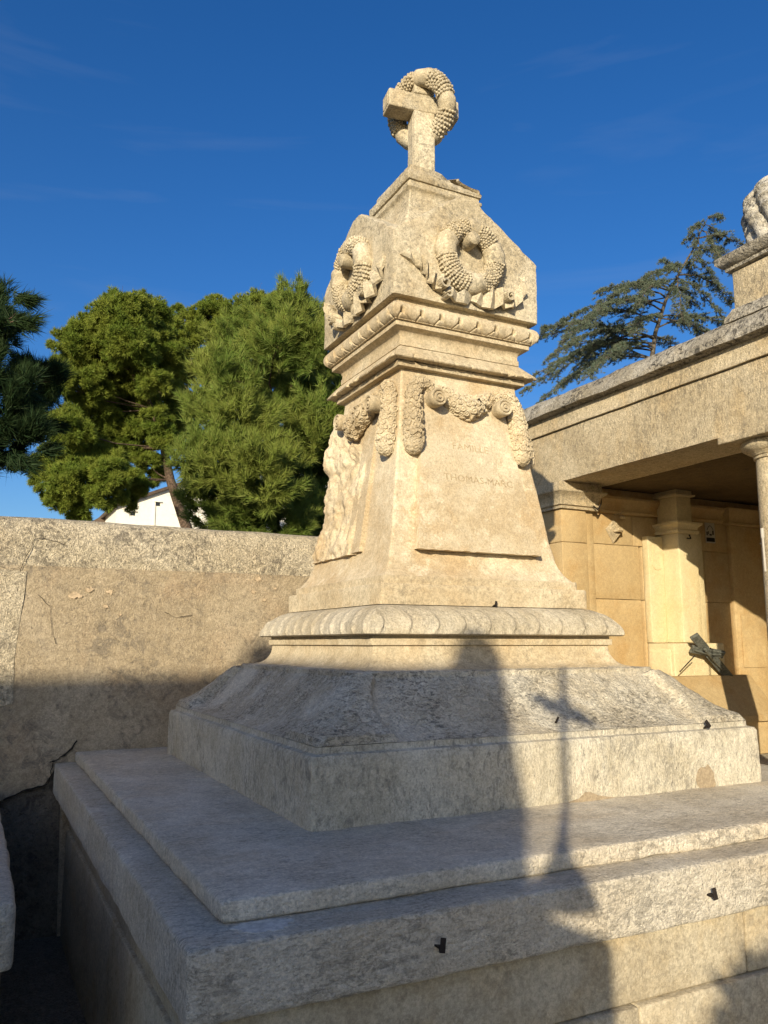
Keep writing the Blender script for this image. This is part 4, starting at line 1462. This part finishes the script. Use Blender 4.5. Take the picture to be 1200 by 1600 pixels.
# ================================================================== white house beyond the trees
hy = 21.0
hs_ = thing('house', 'white gabled house glimpsed between the pine trunk and the wall', 'house', (at(260, 800, hy).x, hy + 2, GROUND))
e0, e1, e2 = at(182, 792, hy), at(420, 712, hy), at(560, 770, hy)
bm = bmesh.new(); prism(bm, [(e0.x, GROUND), (e2.x, GROUND), (e2.x, e2.z), (e1.x, e1.z), (e0.x, e0.z)], 1, hy, hy + 5)
obj('wall', bm, M['housewhite'], hs_, smooth=False)
bm = bmesh.new()
for a, b_ in ((e0, e1), (e1, e2)):
    d = .06
    prism(bm, [(a.x - (.12 if a is e0 else 0), a.z + (-.05 if a is e0 else .003)), (b_.x, b_.z + .003), (b_.x, b_.z + d), (a.x - (.12 if a is e0 else 0), a.z + d - .02)], 1, hy - .12, hy + 5.1)
obj('roof', bm, M['tile'], hs_, smooth=False)
for (px, py) in ((207, 803), (246, 788)):
    c = at(px, py, hy)
    bm = bmesh.new(); box(bm, c.x - .06, c.x + .06, hy - .010, hy + .02, c.z - .04, c.z + .05)
    w_ = obj('window', bm, M['glass'], hs_, smooth=False)
    bm = bmesh.new(); box(bm, c.x - .09, c.x + .09, hy - .06, hy - .002, c.z + .055, c.z + .085)
    obj('window_hood', bm, M['housewhite'], w_, smooth=False)
c = at(241, 800, hy)
bm = bmesh.new(); box(bm, c.x - .02, c.x + .02, hy - .03, hy - .002, GROUND, c.z + .28)
obj('downpipe', bm, M['housewhite'], hs_, smooth=False)
lw = thing('outbuilding', 'low tiled outbuilding in shade left of the white house, below the pine', 'building', (at(160, 810, hy).x, hy + 3, GROUND))
a, b_ = at(135, 822, hy + 2), at(177, 797, hy + 2)
bm = bmesh.new(); box(bm, a.x, b_.x + .3, hy + 2, hy + 5, GROUND, a.z - .02); obj('wall', bm, M['housewhite'], lw, smooth=False)
bm = bmesh.new(); prism(bm, [(a.x - .1, a.z - .02), (b_.x + .35, a.z - .02), (b_.x + .35, b_.z), (b_.x, b_.z)], 1, hy + 1.9, hy + 5.1); obj('roof', bm, M['tile'], lw, smooth=False)

# ================================================================== trees
def pxs(p): return F_PX / (p.dot(_f))           # pixels per survey unit at p
def needle_mesh(rng, C, D, n, length, width, spread):
    """C,D (N,3) tuft roots and directions -> triangles"""
    N = len(C)
    d = D[:, None, :] + spread * rng.normal(size=(N, n, 3))
    d /= np.linalg.norm(d, axis=2, keepdims=True)
    L = length * rng.uniform(.6, 1.15, size=(N, n, 1))
    base = C[:, None, :] + d * L * rng.uniform(0, .25, size=(N, n, 1)) + rng.normal(size=(N, n, 3)) * length * .10
    side = np.cross(d, rng.normal(size=(N, n, 3)))
    side /= np.linalg.norm(side, axis=2, keepdims=True) + 1e-9
    w = width * rng.uniform(.7, 1.3, size=(N, n, 1))
    tip = base + d * L
    v = np.stack([base - side * w, base + side * w, tip], axis=2).reshape(-1, 3)
    f = np.arange(len(v)).reshape(-1, 3)
    return v, f
def pine(name, label, clumps, depth, jitter, trunk, mat, bark, nsub, ntuft, n, length, width, spread, seed, up=.6, shoot=0.0, tw=.05, limb=.012, flat=.85):
    """crown = clumps of sub-clumps (or of upright shoots) of needle tufts"""
    rng = np.random.default_rng(seed)
    C, D, cents = [], [], []
    for (px, py, r_) in clumps:
        p = at(px, py, depth + rng.uniform(-jitter, jitter))
        R = r_ / pxs(p)
        cents.append((p, R))
        P0 = np.array(p)
        k = max(4, int(nsub * r_ * r_ / 1600))
        u = rng.normal(size=(k, 3)); u[:, 2] += .25
        u /= np.linalg.norm(u, axis=1, keepdims=True)
        rad = R * rng.uniform(.25, 1.08, size=(k, 1)) ** .7
        S = P0 + u * rad * np.array([[1, 1, flat]])
        rs = R * rng.uniform(.16, .34, size=(k, 1))
        if shoot:
            ax_ = u * .55 + np.array([[0, 0, up]]) + rng.normal(size=(k, 3)) * .28
            ax_ /= np.linalg.norm(ax_, axis=1, keepdims=True)
            ln = shoot / K * rng.uniform(.55, 1.25, size=(k, 1))
            t = rng.uniform(0, 1, size=(k, ntuft, 1))
            c = S[:, None] + ax_[:, None] * ln[:, None] * (t - .3) + rng.normal(size=(k, ntuft, 3)) * .010
            d = np.broadcast_to(ax_[:, None], c.shape) + rng.normal(size=c.shape) * .30
        else:
            w = rng.normal(size=(k, ntuft, 3)); w /= np.linalg.norm(w, axis=2, keepdims=True)
            c = S[:, None] + w * rs[:, None] * rng.uniform(.3, 1, size=(k, ntuft, 1)) ** .5 * np.array([[[1, 1, .75]]])
            d = w * .55 + u[:, None] * .35 + np.array([[[0, 0, up]]]) + rng.normal(size=c.shape) * .3
        d /= np.linalg.norm(d, axis=2, keepdims=True)
        C.append(c.reshape(-1, 3)); D.append(d.reshape(-1, 3))
    C, D = np.concatenate(C), np.concatenate(D)
    base = at(trunk[0][0], trunk[0][1], depth)
    root = thing(name, label, 'tree', (base.x, base.y, GROUND))
    v, f = needle_mesh(rng, C, D, n, length / K, width / K, spread)
    raw('crown', v, f, mat, root)
    bm = bmesh.new()
    tp = [Vector((base.x, depth, GROUND))] + [at(px, py, depth) for px, py in trunk]
    k = len(tp)
    tube(bm, tp, [tw * (1 - .75 * i / (k - 1)) for i in range(k)], 10)
    rnd = random.Random(seed)
    for (p, R) in cents:
        if p.z < tp[3].z: continue
        best = min(range(1, k), key=lambda i: (tp[i] - p).length + max(0, tp[i].z - p.z) * 3)
        s = tp[best]
        m1 = s.lerp(p, .5) + Vector((rnd.uniform(-.3, .3) * R, rnd.uniform(-.3, .3) * R, -.2 * R))
        tube(bm, [s, m1, p], [limb, limb * .7, limb * .3], 5)
        for q in range(5):
            e = p + Vector((rnd.gauss(0, .45), rnd.gauss(0, .45), rnd.gauss(.15, .4))) * R
            tube(bm, [m1.lerp(p, .5), p.lerp(e, .5) + Vector((0, 0, -.08 * R)), e], [limb * .4, limb * .25, limb * .1], 4)
    obj('trunk', bm, bark, root, smooth=50)
    return root
A_ = [(190, 500, 46), (150, 517, 34), (226, 497, 38), (118, 540, 34), (104, 576, 30), (160, 556, 40), (236, 530, 32), (200, 545, 40), (130, 598, 38), (95, 600, 24),
      (182, 618, 44), (222, 582, 40), (256, 560, 30), (252, 628, 34), (215, 650, 26), (150, 640, 34), (108, 672, 40), (92, 728, 36), (152, 690, 46), (128, 752, 44), (80, 772, 20),
      (100, 780, 28), (170, 730, 34), (192, 690, 30), (160, 775, 26), (200, 782, 18), (228, 722, 24), (180, 745, 30), (236, 668, 24), (120, 800, 22), (70, 745, 22), (248, 742, 16), (222, 762, 14), (205, 765, 18), (186, 778, 14), (240, 600, 26), (225, 625, 28), (245, 655, 22), (205, 700, 26), (215, 675, 24), (262, 585, 22), (258, 690, 26), (262, 665, 24), (205, 745, 18)]
pine('pine_tree', 'tall umbrella-crowned pine with bare leaning trunk in front of the white house', A_, 14.0, 1.2,
     [(292, 826), (280, 790), (266, 750), (256, 700), (240, 640), (205, 580), (190, 530)], M['pine'], M['bark'], 84, 34, 16, .155, .0125, .6, 11, .55, 0, .115, limb=.016)
B_ = [(262, 520, 26), (268, 575, 28), (285, 670, 26), (262, 610, 24), (300, 515, 34), (335, 495, 32), (392, 480, 30), (360, 510, 34), (430, 485, 30), (310, 570, 36), (280, 600, 30), (290, 545, 26), (345, 560, 36), (278, 492, 18), (270, 640, 26), (300, 640, 30), (410, 530, 34), (470, 500, 36), (505, 520, 30)]
pine('pine_tree', 'rounded pine crown rising behind the bushy young pine', B_, 16.5, 1.0,
     [(330, 830), (335, 740), (340, 640), (350, 540)], M['pine'], M['bark'], 66, 30, 16, .17, .014, .6, 12, .55, 0, .09, limb=.016)
C_ = [(405, 520, 34), (460, 500, 38), (490, 545, 36), (365, 540, 34), (345, 590, 34), (400, 590, 46), (455, 590, 46), (500, 610, 36), (325, 640, 34), (372, 655, 44), (430, 665, 50), (490, 680, 42),
      (300, 715, 26), (345, 725, 42), (405, 745, 50), (465, 755, 48), (510, 760, 34), (330, 785, 36), (385, 810, 44), (445, 815, 46), (500, 820, 36), (292, 755, 14), (430, 540, 36), (540, 640, 40), (545, 720, 40), (500, 700, 34), (505, 655, 34), (480, 640, 38), (360, 830, 30), (480, 840, 34)]
pine('pine_tree', 'bushy bright green young pine with long needles, directly behind the monument', C_, 4.6, .55,
     [(430, 840), (430, 740), (432, 640), (440, 540)], M['pineyoung'], M['bark'], 46, 24, 16, .115, .0042, .42, 13, .75, .34, .035, limb=.008, flat=1.0)
D_ = [(3, 468, 26), (12, 500, 24), (-20, 520, 36), (60, 592, 30), (84, 600, 20), (30, 615, 34), (52, 640, 34), (15, 660, 38), (40, 692, 28), (-5, 715, 36), (-70, 480, 60), (-80, 600, 80), (-70, 720, 60), (-130, 650, 70), (-140, 520, 70)]
pine('pine_tree', 'dark pine boughs hanging into the picture at the left edge', D_, 3.5, .3,
     [(-170, 900), (-165, 700), (-150, 560), (-140, 430)], M['pinedark'], M['bark'], 22, 18, 20, .13, .0040, .38, 14, .3, .20, .05, limb=.007)

# cedar behind the portico: leaning leader with flat sprays
def cedar():
    rng = np.random.default_rng(5); rnd = random.Random(5)
    dep = 7.0
    lead = [(1012, 640), (1016, 580), (1024, 520), (1040, 470), (1062, 425), (1084, 388), (1096, 360), (1106, 341)]
    root = thing('cedar_tree', 'open grey-green cedar with flat drooping sprays and a leaning top, behind the portico', 'tree', (at(1010, 640, dep).x, dep, GROUND))
    bm = bmesh.new()
    tp = [Vector((at(1005, 700, dep).x, dep, GROUND))] + [at(px, py, dep) for px, py in lead]
    tube(bm, tp, [.06, .042, .034, .027, .021, .015, .010, .007, .003], 8)
    br = [ # tips and start index along the leader
        ((838, 512), 1, 0.0), ((848, 530), 1, .5), ((862, 560), 1, -.4), ((835, 590), 1, .3), ((822, 610), 1, .1), ((850, 620), 1, -.3), ((880, 600), 1, .6), ((900, 505), 2, -.3), ((870, 508), 2, .3),
        ((938, 456), 3, .1), ((950, 470), 3, -.4), ((965, 500), 3, .5), ((985, 448), 3, .3), ((1000, 440), 4, -.2), ((1030, 412), 4, .2), ((1048, 420), 4, -.3), ((1068, 382), 5, .2),
        ((1078, 358), 6, -.1), ((1120, 345), 7, .1), ((1125, 372), 6, .1), ((1158, 380), 5, .1), ((1135, 410), 5, -.3), ((1140, 425), 4, .4), ((1120, 445), 4, -.1), ((1145, 470), 3, .3),
        ((1135, 500), 3, -.3), ((1100, 520), 2, .4), ((1125, 540), 2, -.2), ((1080, 480), 3, .6), ((1060, 500), 3, -.5), ((960, 560), 1, .2), ((930, 540), 2, .7), ((990, 520), 2, -.6), ((1060, 560), 1, .3),
        ((920, 590), 1, -.7), ((960, 600), 1, .8), ((895, 540), 1, 1.0), ((1090, 410), 5, -.2), ((1085, 440), 4, .4), ((1000, 480), 3, -.8), ((880, 530), 2, -.9), ((905, 570), 1, 1.2), ((1150, 520), 2, .2), ((860, 590), 1, .9)]
    Cs, Ds = [], []
    for (tip, si, dy) in br:
        s = tp[1 + si].lerp(tp[min(2 + si, len(tp) - 1)], rnd.random())
        e = at(tip[0] + rnd.uniform(-5, 5), tip[1] + rnd.uniform(-5, 5), dep + dy)
        L = (e - s).length
        pts = []
        for k in range(9):
            t = k / 8
            p = s.lerp(e, t) + Vector((rnd.gauss(0, .012), rnd.gauss(0, .012), .10 * L * math.sin(t * math.pi)))
            pts.append(p)
        tube(bm, pts, [.011 * min(1, L) * (1 - .8 * k / 8) + .0018 for k in range(9)], 5)
        nt = int(11 + L * 45)
        for q in range(nt):
            t = rnd.uniform(.18, 1.0) ** .85
            i = min(7, int(t * 8)); p = pts[i].lerp(pts[i + 1], t * 8 - i)
            d = (pts[i + 1] - pts[i]).normalized()
            sd = d.cross(Vector((0, 0, 1))).normalized() * rnd.choice((-1, 1))
            tl = (.05 + .20 * (1 - t * .6) * min(1, L)) * rnd.uniform(.5, 1.1)
            te = p + (d * .75 + sd * rnd.uniform(.3, 1.0)) .normalized() * tl + Vector((0, 0, rnd.uniform(-.085, .02)))
            tm = p.lerp(te, .5) + Vector((0, 0, .012))
            tube(bm, [p, tm, te], [.0035, .0024, .0012], 3)
            m = int(3 + tl * 32)
            for z in range(m):
                w = rnd.uniform(.15, 1.0)
                c = p.lerp(tm, w * 2) if w < .5 else tm.lerp(te, w * 2 - 1)
                Cs.append(tuple(c + Vector((rnd.gauss(0, .008), rnd.gauss(0, .008), .004))))
                dd = (te - p).normalized() * .6 + Vector((rnd.gauss(0, .5), rnd.gauss(0, .5), .35))
                Ds.append(tuple(dd.normalized()))
    obj('trunk', bm, M['barkgrey'], root, smooth=50)
    v, f = needle_mesh(rng, np.array(Cs), np.array(Ds), 10, .070 / K, .0062 / K, .6)
    raw('crown', v, f, M['cedar'], root)
cedar()

# ================================================================== tombs behind the photographer, which throw the shadows
ma = thing('mausoleum', 'large plain stone mausoleum behind the camera', 'mausoleum', (-4.7, -3.1, GROUND))
bx('wall', -6.0, -3.46, -3.52, -2.62, GROUND - .01, 1.80, M['chest'], ma, res=.25)
bm = bmesh.new(); rect_lathe(bm, [(.0, 1.801), (.02, 1.82), (.032, 1.84), (.034, 1.885), (.02, 1.90), (-.1, 1.905)], -6.0, -3.46, -3.52, -2.62, step=.2)
obj('cornice', bm, M['chest'], ma)
bm = bmesh.new(); bead(bm, Vector((-3.47, -2.66, 1.945)), .06, (1, 1, 1.2), 2); obj('finial', bm, M['chest'], ma)
bx('added_shadow_wall', -3.458, -3.10, -3.42, -3.30, GROUND - .01, 1.84, M['chest'], ma, res=.25)  # unseen block added to close the lit gap beside the obelisk's shadow
ob = thing('obelisk', 'slender tapering stone obelisk behind the camera', 'obelisk', (-1.285, -1.2, GROUND))
bm = bmesh.new()
def hsz(z): return .031 + max(0, 1.035 - z) * .135
square_lathe(bm, [(hsz(z), z) for z in (GROUND + .3, 0, .3, .6, .8, .95, 1.035)] + [(.018, 1.06), (.004, 1.068)], -1.285, -1.2, n=8, r=.004, amp=.002, step=.2)
obj('shaft', bm, M['chest'], ob)
bx('base', -1.59, -.98, -1.5, -.90, GROUND - .01, GROUND + .298, M['chest'], ob, res=.1)
tc_ = thing('stone_tomb', 'block-shaped stone tomb with an iron cross behind the camera', 'tomb', (-1.0, -.62, GROUND))
bx('chest', -1.55, -.583, -.75, -.50, GROUND - .01, .268, M['chest'], tc_, res=.06, r=.03)
ic = thing('iron_cross', 'tall thin iron cross standing on the tomb behind the camera', 'cross', (-.571, -.62, .268))
bm = bmesh.new()
tube(bm, [Vector((-.571, -.62, z)) for z in (.268, .30, .33, .36, .5, .76)], [.05, .034, .016, .0085, .008, .007], 8)
obj('post', bm, M['iron'], ic)
bm = bmesh.new()
tube(bm, [Vector((-.571, -.71, .632)), Vector((-.571, -.62, .632)), Vector((-.571, -.53, .632))], .008, 8)
for (dy, dz) in ((-.075, .0), (.075, .0), (-.045, .004), (.045, -.004), (-.02, .0), (.02, .0), (0, .02)):
    bead(bm, Vector((-.571 + dy * .12, -.62 + dy, .632 + dz)), .019 if abs(dy) < .06 else .014, (1, 1, 1))
obj('cross_arm', bm, M['iron'], ic)
sh = thing('shrub', 'leafy shrub behind the camera', 'plant', (-.49, -.90, GROUND))
rng = np.random.default_rng(3)
Np = 330
u = rng.normal(size=(Np, 3)); u /= np.linalg.norm(u, axis=1, keepdims=True)
Cn = np.array([[-.435, -.92, .145]]) + u * rng.uniform(.2, 1, (Np, 1)) ** .5 * np.array([[.07, .07, .085]])
v, f = needle_mesh(rng, Cn, u + np.array([[0, 0, .4]]), 2, .055, .014, .4)
raw('crown', v, f, M['shrub'], sh)
bm = bmesh.new()
for k in range(7):
    e = Vector((-.46 + .05 * math.cos(k * 2.4), -.92 + .05 * math.sin(k * 2.4), .1))
    tube(bm, [Vector((-.47, -.91, GROUND)), Vector((-.47, -.91, -.3)).lerp(e, .4), e], [.012, .008, .004], 5)
obj('stem', bm, M['bark'], sh)
